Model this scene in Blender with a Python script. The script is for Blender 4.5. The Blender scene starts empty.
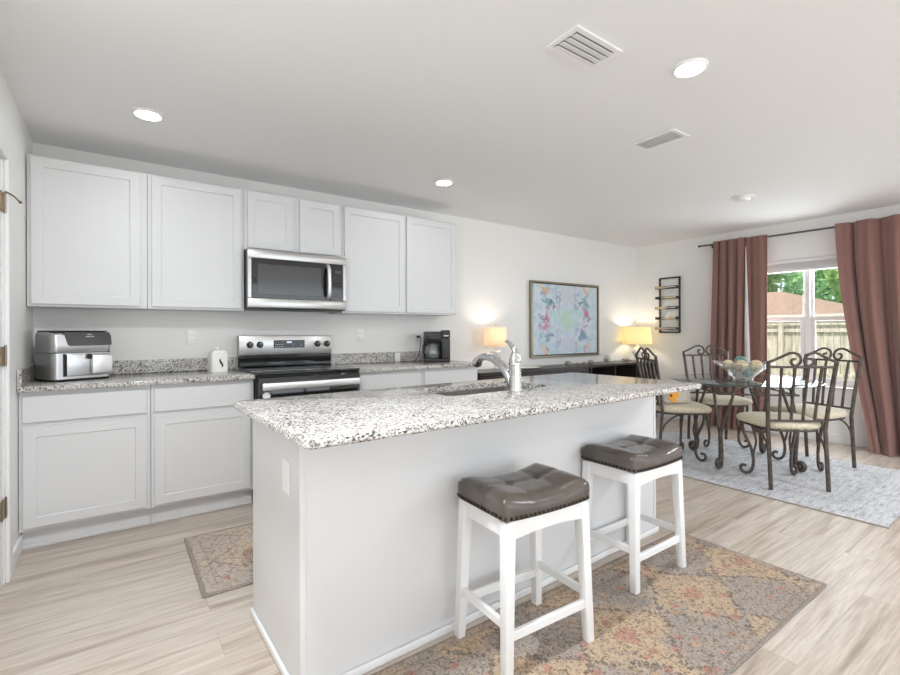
import bpy, bmesh, math, random
from mathutils import Vector, Matrix
random.seed(7)
PI = math.pi
SC = bpy.context.scene
COL = SC.collection

# ------------------------------------------------------------------ camera
cam = bpy.data.cameras.new('camera')
cam.sensor_width = 36.0
cam.lens = 465.4555 / 900 * 36.0
cam.shift_y = -(337.5 - 331.551) / 900
cam.clip_start = 0.05
cam.clip_end = 200
co = bpy.data.objects.new('camera', cam)
COL.objects.link(co)
co.location = (0.4476, -4.0235, 1.2063)
co.matrix_world = (Matrix.Translation((0.4476, -4.0235, 1.2063))
                   @ Matrix.Rotation(-0.6191, 4, 'Z') @ Matrix.Rotation(PI / 2, 4, 'X')
                   @ Matrix.Rotation(-0.0032, 4, 'Z'))
SC.camera = co

# ------------------------------------------------------------------ world, sun, daylight, added fill lamps, exposure
SC.view_settings.view_transform = 'Standard'
SC.view_settings.look = 'None'
SC.view_settings.gamma = 1.0
SC.view_settings.exposure = 0.18
SC.view_settings.use_curve_mapping = False
SC.cycles.use_denoising = True
SC.cycles.max_bounces = 10
SC.cycles.diffuse_bounces = 6
SC.cycles.glossy_bounces = 4
SC.cycles.transparent_max_bounces = 12
SC.cycles.sample_clamp_indirect = 6.0
SC.cycles.caustics_reflective = False
SC.cycles.caustics_refractive = False

DOWNLIGHT = 48.0      # radiance of the recessed lights' lenses
w = bpy.data.worlds.new('sky')
SC.world = w
w.use_nodes = True
w.node_tree.nodes['Background'].inputs[0].default_value = (0.80, 0.90, 1.0, 1)
w.node_tree.nodes['Background'].inputs[1].default_value = 1.5


def lamp(name, kind, loc, energy, color=(1, 1, 1), rot=(0, 0, 0), **kw):
    L = bpy.data.lights.new(name, kind)
    L.energy = energy
    L.color = color
    for k, v in kw.items():
        setattr(L, k, v)
    o = bpy.data.objects.new(name, L)
    COL.objects.link(o)
    o.location = loc
    o.rotation_euler = rot
    return o


lamp('sun', 'SUN', (0, 0, 20), 3.0, (1, .96, .9), (0, math.radians(-40), math.radians(25)), angle=.02)
# added fill lamp at an invented opening behind the camera, for even ambient
lamp('rear_fill', 'AREA', (3.3, -7.93, 1.25), 52, (.90, .957, 1.0), (PI / 2, 0, 0),
     shape='RECTANGLE', size=4.6, size_y=2.1)
# added fill lamp at a made-up left-wall opening, out of view
lamp('left_fill', 'AREA', (-.1, -6.4, 1.2), 35, (.90, .957, 1.0), (0, -PI / 2, 0),
     shape='RECTANGLE', size=2.1, size_y=2.4)
# daylight entering at the dining window
lamp('window_daylight', 'AREA', (6.95, -2.08, 1.3), 62, (.92, .965, 1.0), (0, PI / 2, 0),
     shape='RECTANGLE', size=1.4, size_y=1.5)
# the recessed light above the aisle end of the island, out of frame overhead
lamp('aisle_light', 'AREA', (.587, -2.90, 2.43), 36, (.91, .962, 1.0), (0, 0, 0), shape='DISK', size=.125)
# added out-of-view disc lamp that brightens the window wall and dining side
lamp('dining_side_fill', 'AREA', (4.9, -4.7, 2.42), 44, (.91, .962, 1.0), (0, 0, 0), shape='DISK', size=.3)

# ------------------------------------------------------------------ material helpers
def mat(name, color=(.8, .8, .8), rough=.5, metal=0.0, spec=.5, sheen=0.0, coat=0.0, emit=None):
    m = bpy.data.materials.new(name)
    m.use_nodes = True
    b = m.node_tree.nodes['Principled BSDF']
    b.inputs['Base Color'].default_value = (*color, 1)
    b.inputs['Roughness'].default_value = rough
    b.inputs['Metallic'].default_value = metal
    b.inputs['Specular IOR Level'].default_value = spec
    b.inputs['Sheen Weight'].default_value = sheen
    b.inputs['Coat Weight'].default_value = coat
    if emit:
        b.inputs['Emission Color'].default_value = (*emit[0], 1)
        b.inputs['Emission Strength'].default_value = emit[1]
    return m


def S(r, g, b):
    f = lambda c: (c / 255 / 12.92) if c / 255 <= .04045 else ((c / 255 + .055) / 1.055) ** 2.4
    return (f(r), f(g), f(b))


class NT:
    def __init__(self, m):
        self.t = m.node_tree
        self.b = self.t.nodes['Principled BSDF']

    def n(self, kind, **kw):
        x = self.t.nodes.new(kind)
        for k, v in kw.items():
            setattr(x, k, v)
        return x

    def l(self, a, b):
        self.t.links.new(a, b)

    def coord(self, scale=(1, 1, 1), kind='Object', rot=(0, 0, 0)):
        tc = self.n('ShaderNodeTexCoord')
        mp = self.n('ShaderNodeMapping')
        mp.inputs['Scale'].default_value = scale
        mp.inputs['Rotation'].default_value = rot
        self.l(tc.outputs[kind], mp.inputs[0])
        return mp.outputs[0]

    def noise(self, vec, scale, detail=2.0, rough=.5, dist=0.0, out='Fac'):
        x = self.n('ShaderNodeTexNoise')
        x.inputs['Scale'].default_value = scale
        x.inputs['Detail'].default_value = detail
        x.inputs['Roughness'].default_value = rough
        x.inputs['Distortion'].default_value = dist
        self.l(vec, x.inputs['Vector'])
        return x.outputs[out]

    def math(self, op, a, b=None, c=None, clamp=False):
        x = self.n('ShaderNodeMath', operation=op, use_clamp=clamp)
        for i, v in enumerate((a, b, c)):
            if v is None:
                continue
            if isinstance(v, (int, float)):
                x.inputs[i].default_value = v
            else:
                self.l(v, x.inputs[i])
        return x.outputs[0]

    def ramp(self, fac, stops, interp='LINEAR'):
        x = self.n('ShaderNodeValToRGB')
        r = x.color_ramp
        r.interpolation = interp
        while len(r.elements) < len(stops):
            r.elements.new(.5)
        for e, (p, c) in zip(r.elements, stops):
            e.position = p
            e.color = (*c, 1) if len(c) == 3 else c
        self.l(fac, x.inputs[0])
        return x.outputs[0]

    def mix(self, fac, a, b, blend='MIX'):
        x = self.n('ShaderNodeMix', data_type='RGBA', blend_type=blend)
        for i, v in ((0, fac), (6, a), (7, b)):
            if isinstance(v, (int, float)):
                x.inputs[i].default_value = v
            elif isinstance(v, tuple):
                x.inputs[i].default_value = (*v, 1)
            else:
                self.l(v, x.inputs[i])
        return x.outputs[2]

    def bump(self, h, strength=.2, dist=.01):
        x = self.n('ShaderNodeBump')
        x.inputs['Strength'].default_value = strength
        x.inputs['Distance'].default_value = dist
        self.l(h, x.inputs['Height'])
        self.l(x.outputs[0], self.b.inputs['Normal'])

    def color(self, c):
        self.l(c, self.b.inputs['Base Color'])

    def xyz(self, vec):
        x = self.n('ShaderNodeSeparateXYZ')
        self.l(vec, x.inputs[0])
        return x.outputs


# ------------------------------------------------------------------ materials
def m_paint(name, c, rough=.55, bump=.04, scale=300):
    m = mat(name, c, rough)
    t = NT(m)
    t.bump(t.noise(t.coord(), scale, 2), bump, .002)
    return m


M = {}
M['wall'] = m_paint('wall_paint', S(238, 237, 234), .7)
M['ceiling'] = m_paint('ceiling_paint', S(238, 238, 238), .8, .25, 90)
M['cab'] = m_paint('white_cabinet_lacquer', S(219, 219, 220), .35, .01)
M['trimw'] = m_paint('white_trim_paint', S(234, 234, 234), .4, .01)
M['plastic_w'] = m_paint('white_plastic', S(240, 240, 238), .35, .005)
M['ceramic'] = mat('white_ceramic', S(240, 238, 232), .15)
M['duct'] = m_paint('grey_duct', S(150, 150, 150), .7)
M['slot'] = m_paint('dark_slot', S(60, 60, 60), .6)

# plank floor, boards running along X
m = mat('plank_floor', rough=.38)
t = NT(m)
vec = t.coord()
br = t.n('ShaderNodeTexBrick')
br.inputs['Color1'].default_value = (.0, .0, .0, 1)
br.inputs['Color2'].default_value = (1, 1, 1, 1)
br.inputs['Mortar'].default_value = (.5, .5, .5, 1)
br.inputs['Scale'].default_value = 1.0
br.inputs['Mortar Size'].default_value = .0016
br.inputs['Brick Width'].default_value = 1.22
br.inputs['Row Height'].default_value = .178
br.offset = .37
br.offset_frequency = 2
t.l(vec, br.inputs['Vector'])
plank = t.ramp(br.outputs['Color'], [(0, S(182, 166, 152)), (.5, S(200, 186, 173)), (1, S(211, 198, 186))])
sh = t.n('ShaderNodeVectorMath', operation='MULTIPLY_ADD')
t.l(br.outputs['Color'], sh.inputs[0])
sh.inputs[1].default_value = (7, 3, 0)
t.l(vec, sh.inputs[2])
mp = t.n('ShaderNodeMapping')
mp.inputs['Scale'].default_value = (.7, 11, 1)
t.l(sh.outputs[0], mp.inputs[0])
g1 = t.noise(mp.outputs[0], 1.6, 5, .55, .6)
streak = t.ramp(g1, [(.30, S(104, 82, 66)), (.42, S(172, 155, 140)), (.55, S(211, 199, 188)), (.72, S(146, 127, 112))])
c = t.mix(.6, plank, streak)
mp2 = t.n('ShaderNodeMapping')
mp2.inputs['Scale'].default_value = (3, 70, 1)
t.l(sh.outputs[0], mp2.inputs[0])
g2 = t.noise(mp2.outputs[0], 1.5, 3, .6)
c = t.mix(.22, c, t.ramp(g2, [(.3, S(110, 92, 80)), (.65, S(228, 218, 208))]))
c = t.mix(t.math('MULTIPLY', br.outputs['Fac'], .25), c, S(120, 105, 94))
t.color(c)
t.bump(t.math('ADD', g2, t.math('MULTIPLY', br.outputs['Fac'], -1.5)), .06, .003)
M['floor'] = m

# speckled granite
m = mat('speckled_granite', rough=.12)
t = NT(m)
vec = t.coord()
wv = t.n('ShaderNodeVectorMath', operation='MULTIPLY_ADD')
nz = t.n('ShaderNodeTexNoise')
nz.inputs['Scale'].default_value = 60
t.l(vec, nz.inputs['Vector'])
t.l(nz.outputs['Color'], wv.inputs[0])
wv.inputs[1].default_value = (.012, .012, .012)
t.l(vec, wv.inputs[2])
v1 = t.n('ShaderNodeTexVoronoi')
v1.inputs['Scale'].default_value = 185
t.l(wv.outputs[0], v1.inputs['Vector'])
sx = t.xyz(v1.outputs['Color'])
big = t.noise(vec, 9, 3)
fac = t.math('ADD', sx[0], t.math('MULTIPLY', t.math('SUBTRACT', big, .5), .55))
c = t.ramp(fac, [(0, S(64, 59, 57)), (.1, S(112, 105, 101)), (.2, S(154, 147, 141)), (.34, S(186, 180, 174)),
                 (.5, S(202, 198, 193)), (.74, S(219, 217, 213))], 'CONSTANT')
v2 = t.n('ShaderNodeTexVoronoi')
v2.inputs['Scale'].default_value = 300
t.l(wv.outputs[0], v2.inputs['Vector'])
s2 = t.xyz(v2.outputs['Color'])
c = t.mix(t.math('MULTIPLY', t.math('LESS_THAN', s2[1], .07), .7), c, S(88, 83, 80))
t.color(c)
M['granite'] = m


def m_metal(name, c, rough, stretch=(400, 4, 4), amt=.12):
    m = mat(name, c, rough, 1.0)
    t = NT(m)
    n = t.noise(t.coord(stretch), 1, 3)
    r = t.n('ShaderNodeMapRange')
    r.inputs[3].default_value = max(.02, rough - amt)
    r.inputs[4].default_value = rough + amt
    t.l(n, r.inputs[0])
    t.l(r.outputs[0], t.b.inputs['Roughness'])
    return m


M['steel'] = m_metal('brushed_stainless', (.47, .46, .45), .3, (4, 4, 500))
M['steel_sink'] = m_metal('sink_stainless', (.40, .37, .34), .38, (40, 4, 4))
M['silver'] = m_metal('silver_appliance_skin', (.56, .56, .57), .34, (4, 4, 200))
M['chrome'] = m_metal('polished_chrome', (.62, .62, .63), .1, (5, 5, 5), .03)
M['handle'] = m_metal('satin_handle_metal', (.86, .86, .86), .42, (5, 5, 200), .06)
M['bronze'] = m_metal('antique_hinge_metal', S(150, 132, 108), .4, (50, 50, 50))
M['iron'] = mat('dark_wrought_iron', S(84, 76, 70), .5, .35)
t = NT(M['iron'])
t.color(t.ramp(t.noise(t.coord(), 25, 4), [(.35, S(66, 60, 56)), (.6, S(92, 82, 74)), (.75, S(112, 92, 76))]))
M['black_iron'] = m_paint('black_painted_metal', S(34, 32, 31), .45)
M['blackglass'] = mat('black_glass', S(16, 16, 17), .06, 0, .6)
M['mwglass'] = mat('microwave_window_glass', S(64, 64, 65), .12, 0, .6)
M['rodgrey'] = m_metal('pewter_rod', S(112, 108, 106), .45, (40, 40, 40))
M['blackplastic'] = m_paint('black_plastic', S(30, 29, 28), .35, .02)
M['fryer_panel'] = m_paint('charcoal_gloss_panel', S(58, 58, 58), .22, .0)
M['darkgrey'] = m_paint('dark_grey_plastic', S(52, 50, 48), .45, .02)
M['mark'] = m_paint('pale_print', S(225, 225, 225), .5, 0)
M['led'] = mat('lit_display', S(30, 34, 40), .3, emit=(S(210, 230, 255), 1.2))
M['display'] = mat('dark_display', S(24, 24, 34), .15)

m = mat('espresso_wood', S(40, 35, 34), .3)
t = NT(m)
t.color(t.ramp(t.noise(t.coord((2, 30, 30)), 3, 4), [(.3, S(34, 30, 30)), (.7, S(58, 50, 48))]))
M['espresso'] = m

m = mat('brown_leather', S(88, 78, 70), .2, 0, .6)
t = NT(m)
v = t.coord()
t.color(t.ramp(t.noise(v, 7, 3), [(.3, S(74, 68, 62)), (.7, S(94, 86, 79))]))
vv = t.n('ShaderNodeTexVoronoi')
vv.inputs['Scale'].default_value = 260
t.l(v, vv.inputs['Vector'])
t.bump(vv.outputs['Distance'], .12, .002)
M['leather'] = m
M['nail'] = m_metal('dark_nailhead', S(62, 54, 48), .35, (30, 30, 30))

m = mat('cream_upholstery', S(206, 194, 172), .85, sheen=.2)
t = NT(m)
v = t.coord()
t.color(t.ramp(t.noise(v, 60, 3), [(.3, S(190, 176, 150)), (.7, S(214, 204, 184))]))
t.bump(t.noise(v, 700, 2), .3, .002)
M['upholstery'] = m


def m_cloth(name, c0, c1, sheen=.4):
    m = mat(name, c1, .85, sheen=sheen)
    t = NT(m)
    v = t.coord()
    wave = t.noise(t.coord((1, 1, .5)), 420, 2)
    t.color(t.mix(t.noise(v, 220, 2), c0, c1))
    t.bump(wave, .25, .002)
    return m


M['curtain'] = m_cloth('mauve_brown_velvet', S(116, 83, 75), S(150, 110, 100), .4)
M['lining'] = m_cloth('pale_lining', S(206, 198, 200), S(226, 220, 222), .1)

# faded persian rug
def m_persian(name, tile, warm, cool, red, border_w, half, pale=.35):
    m = mat(name, warm, .95)
    t = NT(m)
    tc = t.n('ShaderNodeTexCoord')
    sn = t.n('ShaderNodeVectorMath', operation='SNAP')
    nn = t.n('ShaderNodeTexNoise')
    nn.inputs['Scale'].default_value = 10
    t.l(tc.outputs['Object'], nn.inputs['Vector'])
    ma = t.n('ShaderNodeVectorMath', operation='MULTIPLY_ADD')
    t.l(nn.outputs['Color'], ma.inputs[0])
    ma.inputs[1].default_value = (.035, .035, 0)
    t.l(tc.outputs['Object'], ma.inputs[2])
    t.l(ma.outputs[0], sn.inputs[0])
    sn.inputs[1].default_value = (.007, .007, 1)
    sc_ = t.n('ShaderNodeVectorMath', operation='SNAP')
    mb_ = t.n('ShaderNodeVectorMath', operation='MULTIPLY_ADD')
    t.l(nn.outputs['Color'], mb_.inputs[0])
    mb_.inputs[1].default_value = (.085, .085, 0)
    t.l(tc.outputs['Object'], mb_.inputs[2])
    t.l(mb_.outputs[0], sc_.inputs[0])
    sc_.inputs[1].default_value = (.02, .02, 1)
    x, y, _ = t.xyz(sc_.outputs[0])
    px, py, _ = t.xyz(tc.outputs['Object'])

    def tri(v, per, off):
        f = t.math('FRACT', t.math('ADD', t.math('DIVIDE', v, per), off))
        return t.math('MULTIPLY', t.math('ABSOLUTE', t.math('SUBTRACT', f, .5)), 2.0)
    a = tri(x, tile[0], .2)
    b = tri(y, tile[1], .5)
    d = t.math('ADD', a, b)
    soft = t.n('ShaderNodeMapRange', interpolation_type='SMOOTHSTEP')
    soft.inputs[1].default_value = .8
    soft.inputs[2].default_value = 1.2
    n5 = t.noise(tc.outputs['Object'], 7, 4)
    t.l(t.math('ADD', d, t.math('MULTIPLY', t.math('SUBTRACT', n5, .5), 1.7)), soft.inputs[0])
    field = t.mix(soft.outputs[0], warm, cool)
    line = t.math('LESS_THAN', t.math('ABSOLUTE', t.math('SUBTRACT', d, 1.0)), .035)
    line2 = t.math('LESS_THAN', t.math('ABSOLUTE', t.math('SUBTRACT', d, .62)), .03)
    c = t.mix(t.math('MULTIPLY', line, .85), field, S(84, 74, 72))
    c = t.mix(t.math('MULTIPLY', line2, .5), c, S(120, 112, 112))
    # small flower blotches
    vo = t.n('ShaderNodeTexVoronoi')
    vo.inputs['Scale'].default_value = 15
    t.l(sn.outputs[0], vo.inputs['Vector'])
    blot = t.math('LESS_THAN', vo.outputs['Distance'], .27)
    cols = t.xyz(vo.outputs['Color'])
    bc = t.ramp(cols[0], [(0, red), (.34, S(198, 158, 112)), (.5, S(150, 140, 112)), (.66, S(140, 144, 152)), (.85, S(176, 104, 88))], 'CONSTANT')
    c = t.mix(t.math('MULTIPLY', blot, .75), c, bc)
    heart = t.math('LESS_THAN', vo.outputs['Distance'], .1)
    c = t.mix(t.math('MULTIPLY', heart, .7), c, S(112, 94, 84))
    med = t.math('LESS_THAN', d, t.math('ADD', .02, t.math('MULTIPLY', nn.outputs[0], .42)))
    c = t.mix(t.math('MULTIPLY', med, .7), c, red)
    # squiggle outlines
    sq = t.noise(sn.outputs[0], 30, 2)
    sql = t.math('LESS_THAN', t.math('ABSOLUTE', t.math('SUBTRACT', sq, .5)), .022)
    c = t.mix(t.math('MULTIPLY', sql, .75), c, S(86, 76, 72))
    # border bands
    ex = t.math('SUBTRACT', half[0], t.math('ABSOLUTE', px))
    ey = t.math('SUBTRACT', half[1], t.math('ABSOLUTE', py))
    e = t.math('MINIMUM', ex, ey)
    band = t.math('LESS_THAN', e, border_w)
    c = t.mix(t.math('MULTIPLY', band, .3), c, cool)
    bl = t.math('LESS_THAN', t.math('ABSOLUTE', t.math('SUBTRACT', e, border_w)), .006)
    c = t.mix(t.math('MULTIPLY', bl, .35), c, S(98, 90, 90))
    rim = t.math('LESS_THAN', e, border_w * .28)
    c = t.mix(t.math('MULTIPLY', rim, .85), c, S(116, 110, 110))
    # wear and pile
    wear = t.noise(tc.outputs['Object'], 5, 4)
    c = t.mix(t.math('MULTIPLY', t.math('SUBTRACT', wear, .25, None, True), pale * 2), c, S(196, 178, 160))
    pile = t.noise(tc.outputs['Object'], 170, 2, .7)
    c = t.mix(.3, c, t.ramp(pile, [(.38, S(70, 60, 56)), (.62, S(214, 196, 176))]))
    t.color(c)
    t.bump(pile, .5, .004)
    return m


M['rug'] = m_persian('faded_persian_pile', (.5, .44), S(190, 163, 132), S(156, 145, 138), S(182, 112, 98), .045, (1.21, .365), .06)
M['mat'] = m_persian('faded_mat_pile', (.4, .42), S(212, 192, 170), S(194, 182, 176), S(206, 160, 138), .07, (.6, .37), .5)

m = mat('grey_distressed_pile', S(180, 180, 184), .95)
t = NT(m)
v = t.coord()
n1 = t.noise(t.coord((3, 16, 1)), 2.2, 6, .7, .4)
c = t.ramp(n1, [(.36, S(128, 129, 135)), (.48, S(192, 192, 196)), (.62, S(210, 210, 213))])
n2 = t.noise(t.coord((1, 5, 1)), 26, 3)
c = t.mix(.35, c, t.ramp(n2, [(.4, S(160, 162, 167)), (.62, S(228, 228, 229))]))
px, py, _ = t.xyz(v)
e = t.math('MINIMUM', t.math('SUBTRACT', .825, t.math('ABSOLUTE', px)), t.math('SUBTRACT', 1.15, t.math('ABSOLUTE', py)))
c = t.mix(t.math('MULTIPLY', t.math('LESS_THAN', e, .012), .8), c, S(150, 140, 128))
ring = t.math('LESS_THAN', t.math('ABSOLUTE', t.math('SUBTRACT', e, .3)), .05)
c = t.mix(t.math('MULTIPLY', ring, t.math('MULTIPLY', n1, .3)), c, S(120, 122, 130))
t.color(c)
t.bump(t.noise(v, 180, 2), .5, .004)
M['greyrug'] = m


def m_glass(name, tint=(1, 1, 1), reflect=.1, rough=.0, body=0.0, bodycol=(.8, .9, .9)):
    m = bpy.data.materials.new(name)
    m.use_nodes = True
    t = m.node_tree
    t.nodes.remove(t.nodes['Principled BSDF'])
    out = t.nodes['Material Output']
    tr = t.nodes.new('ShaderNodeBsdfTransparent')
    tr.inputs[0].default_value = (*tint, 1)
    gl = t.nodes.new('ShaderNodeBsdfGlossy')
    gl.inputs['Roughness'].default_value = rough
    fr = t.nodes.new('ShaderNodeLayerWeight')
    fr.inputs[0].default_value = .5
    pw_ = t.nodes.new('ShaderNodeMath')
    pw_.operation = 'POWER'
    pw_.inputs[1].default_value = 4.5
    t.links.new(fr.outputs['Facing'], pw_.inputs[0])
    mr = t.nodes.new('ShaderNodeMath')
    mr.operation = 'MULTIPLY_ADD'
    mr.inputs[1].default_value = .85 - reflect
    mr.inputs[2].default_value = reflect
    t.links.new(pw_.outputs[0], mr.inputs[0])
    mx = t.nodes.new('ShaderNodeMixShader')
    t.links.new(mr.outputs[0], mx.inputs[0])
    base = tr
    if body:
        df = t.nodes.new('ShaderNodeBsdfDiffuse')
        df.inputs[0].default_value = (*bodycol, 1)
        m2 = t.nodes.new('ShaderNodeMixShader')
        m2.inputs[0].default_value = body
        t.links.new(tr.outputs[0], m2.inputs[1])
        t.links.new(df.outputs[0], m2.inputs[2])
        base = m2
    t.links.new(base.outputs[0], mx.inputs[1])
    t.links.new(gl.outputs[0], mx.inputs[2])
    t.links.new(mx.outputs[0], out.inputs[0])
    return m


M['pane'] = m_glass('window_glass', (.97, .98, .98), .03)
M['tableglass'] = m_glass('table_glass', (.92, .955, .95), .22)
M['glassedge'] = mat('green_glass_edge', S(62, 84, 80), .15)
M['bowlglass'] = m_glass('bowl_glass', (.985, .99, .99), .06, 0, .14, (.95, .97, .97))
M['clearglass'] = m_glass('clear_glass', (.9, .92, .92), .12, 0, .12)


def m_shade(name, c):
    m = bpy.data.materials.new(name)
    m.use_nodes = True
    t = m.node_tree
    b = t.nodes['Principled BSDF']
    b.inputs['Base Color'].default_value = (*c, 1)
    b.inputs['Roughness'].default_value = .9
    tl = t.nodes.new('ShaderNodeBsdfTranslucent')
    tl.inputs[0].default_value = (*c, 1)
    tc = t.nodes.new('ShaderNodeTexCoord')
    nz = t.nodes.new('ShaderNodeTexNoise')
    nz.inputs['Scale'].default_value = 300
    bp = t.nodes.new('ShaderNodeBump')
    bp.inputs['Strength'].default_value = .1
    bp.inputs['Distance'].default_value = .001
    t.links.new(tc.outputs['Object'], nz.inputs['Vector'])
    t.links.new(nz.outputs['Fac'], bp.inputs['Height'])
    t.links.new(bp.outputs[0], b.inputs['Normal'])
    mx = t.nodes.new('ShaderNodeMixShader')
    mx.inputs[0].default_value = .58
    t.links.new(b.outputs[0], mx.inputs[1])
    t.links.new(tl.outputs[0], mx.inputs[2])
    t.links.new(mx.outputs[0], t.nodes['Material Output'].inputs[0])
    return m


M['shade_peach'] = m_shade('peach_linen_shade', S(252, 238, 220))
M['shade_cream'] = m_shade('cream_pleated_shade', S(246, 236, 206))
M['lens'] = mat('lit_lens', (1, 1, 1), .5, emit=((.95, .98, 1.0), DOWNLIGHT))
M['bulb'] = mat('lit_bulb', (1, 1, 1), .5, emit=((1, .85, .62), 25))

# outdoors
m = mat('weathered_cedar', S(190, 176, 156), .85)
t = NT(m)
t.color(t.ramp(t.noise(t.coord((6, 6, 1)), 2.5, 5, .6), [(.3, S(158, 146, 128)), (.55, S(208, 196, 176)), (.75, S(226, 216, 198))]))
M['fence'] = m
m = mat('tan_roof_shingle', S(190, 160, 138), .9)
t = NT(m)
t.color(t.ramp(t.noise(t.coord(), 6, 5, .7), [(.3, S(142, 114, 96)), (.7, S(176, 146, 124))]))
M['roof'] = m
M['siding'] = m_paint('cream_siding', S(224, 214, 198), .8)
m = mat('leaf_green', S(110, 150, 80), .6)
t = NT(m)
t.color(t.ramp(t.noise(t.coord(), 2.6, 3), [(.32, S(140, 180, 112)), (.5, S(202, 230, 158)), (.68, S(214, 234, 164))]))
M['leaf'] = m
m = mat('leaf_deep', S(80, 130, 90), .6)
t = NT(m)
t.color(t.ramp(t.noise(t.coord(), 2.6, 3), [(.32, S(124, 168, 128)), (.5, S(186, 224, 170)), (.68, S(196, 224, 166))]))
M['leaf2'] = m
for k_ in ('leaf', 'leaf2'):
    t = NT(M[k_])
    src = t.b.inputs['Base Color'].links[0].from_socket
    tl_ = t.n('ShaderNodeBsdfTranslucent')
    t.l(src, tl_.inputs[0])
    ms_ = t.n('ShaderNodeMixShader')
    ms_.inputs[0].default_value = .5
    t.l(t.b.outputs[0], ms_.inputs[1])
    t.l(tl_.outputs[0], ms_.inputs[2])
    t.l(ms_.outputs[0], t.t.nodes['Material Output'].inputs[0])
M['bark'] = m_paint('tree_bark', S(104, 86, 70), .9, .5, 30)
M['grass'] = m_paint('lawn_green', S(120, 126, 92), .95, .4, 60)

# abstract canvas: pale blue, mirrored flower patches
m = mat('painted_canvas', S(200, 216, 224), .7)
t = NT(m)
tc = t.n('ShaderNodeTexCoord')
x, _, z = t.xyz(tc.outputs['Object'])
nz = t.n('ShaderNodeTexNoise')
nz.inputs['Scale'].default_value = 13
nz.inputs['Detail'].default_value = 4
t.l(tc.outputs['Object'], nz.inputs['Vector'])
nx, ny, nzz = t.xyz(nz.outputs['Color'])
ax = t.math('ADD', t.math('ABSOLUTE', x), t.math('MULTIPLY', t.math('SUBTRACT', nx, .5), .34))
az = t.math('ADD', z, t.math('MULTIPLY', t.math('SUBTRACT', ny, .5), .34))
c = t.ramp(t.noise(tc.outputs['Object'], 14, 4), [(.3, S(176, 198, 214)), (.55, S(204, 218, 226)), (.75, S(214, 212, 226))])


def blob(c, cx, cz, rx, rz, colr, amt=.85):
    dx = t.math('DIVIDE', t.math('SUBTRACT', ax, cx), rx)
    dz = t.math('DIVIDE', t.math('SUBTRACT', az, cz), rz)
    d = t.math('SQRT', t.math('ADD', t.math('MULTIPLY', dx, dx), t.math('MULTIPLY', dz, dz)))
    f = t.n('ShaderNodeMapRange', interpolation_type='SMOOTHSTEP')
    f.inputs[1].default_value = 1.1
    f.inputs[2].default_value = .6
    t.l(d, f.inputs[0])
    return t.mix(t.math('MULTIPLY', f.outputs[0], amt * .85), c, colr)


for bl in ((0, .30, .17, .14, S(204, 206, 210), .8), (0, .0, .17, .16, S(186, 214, 190), .8), (0, -.3, .12, .2, S(204, 208, 226), .8),
           (.17, .22, .022, .2, S(150, 144, 170), .7), (.17, -.22, .02, .2, S(168, 156, 186), .6),
           (.36, .38, .07, .05, S(226, 168, 110), .8), (.42, .34, .03, .05, S(150, 130, 150), .7), (.5, .4, .05, .05, S(228, 214, 170), .7),
           (.36, .22, .1, .06, S(98, 158, 160), .85), (.27, .22, .03, .06, S(96, 78, 128), .85), (.25, .17, .04, .03, S(176, 92, 128), .8),
           (.36, .07, .05, .1, S(196, 84, 122), .85), (.42, .02, .1, .02, S(112, 80, 120), .8), (.38, -.07, .1, .035, S(202, 96, 140), .8),
           (.33, -.15, .05, .03, S(222, 150, 180), .7), (.3, -.2, .05, .06, S(92, 116, 160), .75), (.4, -.22, .09, .04, S(122, 164, 186), .8),
           (.42, -.38, .07, .05, S(222, 188, 176), .8), (.36, -.41, .03, .03, S(140, 120, 130), .7), (.22, .06, .06, .08, S(170, 216, 208), .7)):
    c = blob(c, *bl)
t.color(c)
t.bump(nz.outputs[0], .15, .004)
M['canvas'] = m
M['gilt'] = m_metal('aged_gilt_frame', S(150, 143, 122), .4, (60, 60, 60))


def m_ball(name, c0, c1):
    m = mat(name, c1, .6)
    t = NT(m)
    t.color(t.ramp(t.noise(t.coord(), 32, 4, .6, 1.5), [(.38, c0), (.55, c1)]))
    t.bump(t.noise(t.coord(), 60, 2), .3, .004)
    return m


M['ball_cream'] = m_ball('cream_woven', S(196, 180, 146), S(232, 222, 196))
M['ball_tan'] = m_ball('tan_woven', S(176, 152, 116), S(222, 204, 172))
M['ball_teal'] = m_ball('teal_mosaic', S(52, 84, 84), S(128, 164, 156))
M['stone'] = m_ball('grey_stone', S(120, 112, 106), S(182, 172, 164))
M['beige_fabric'] = m_cloth('beige_linen', S(188, 178, 164), S(212, 204, 192), .1)
M['orange_fabric'] = m_cloth('orange_felt', S(236, 152, 40), S(250, 182, 72), .1)
M['rackwood'] = m_paint('pale_oak', S(196, 176, 148), .6, .1, 40)


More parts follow.
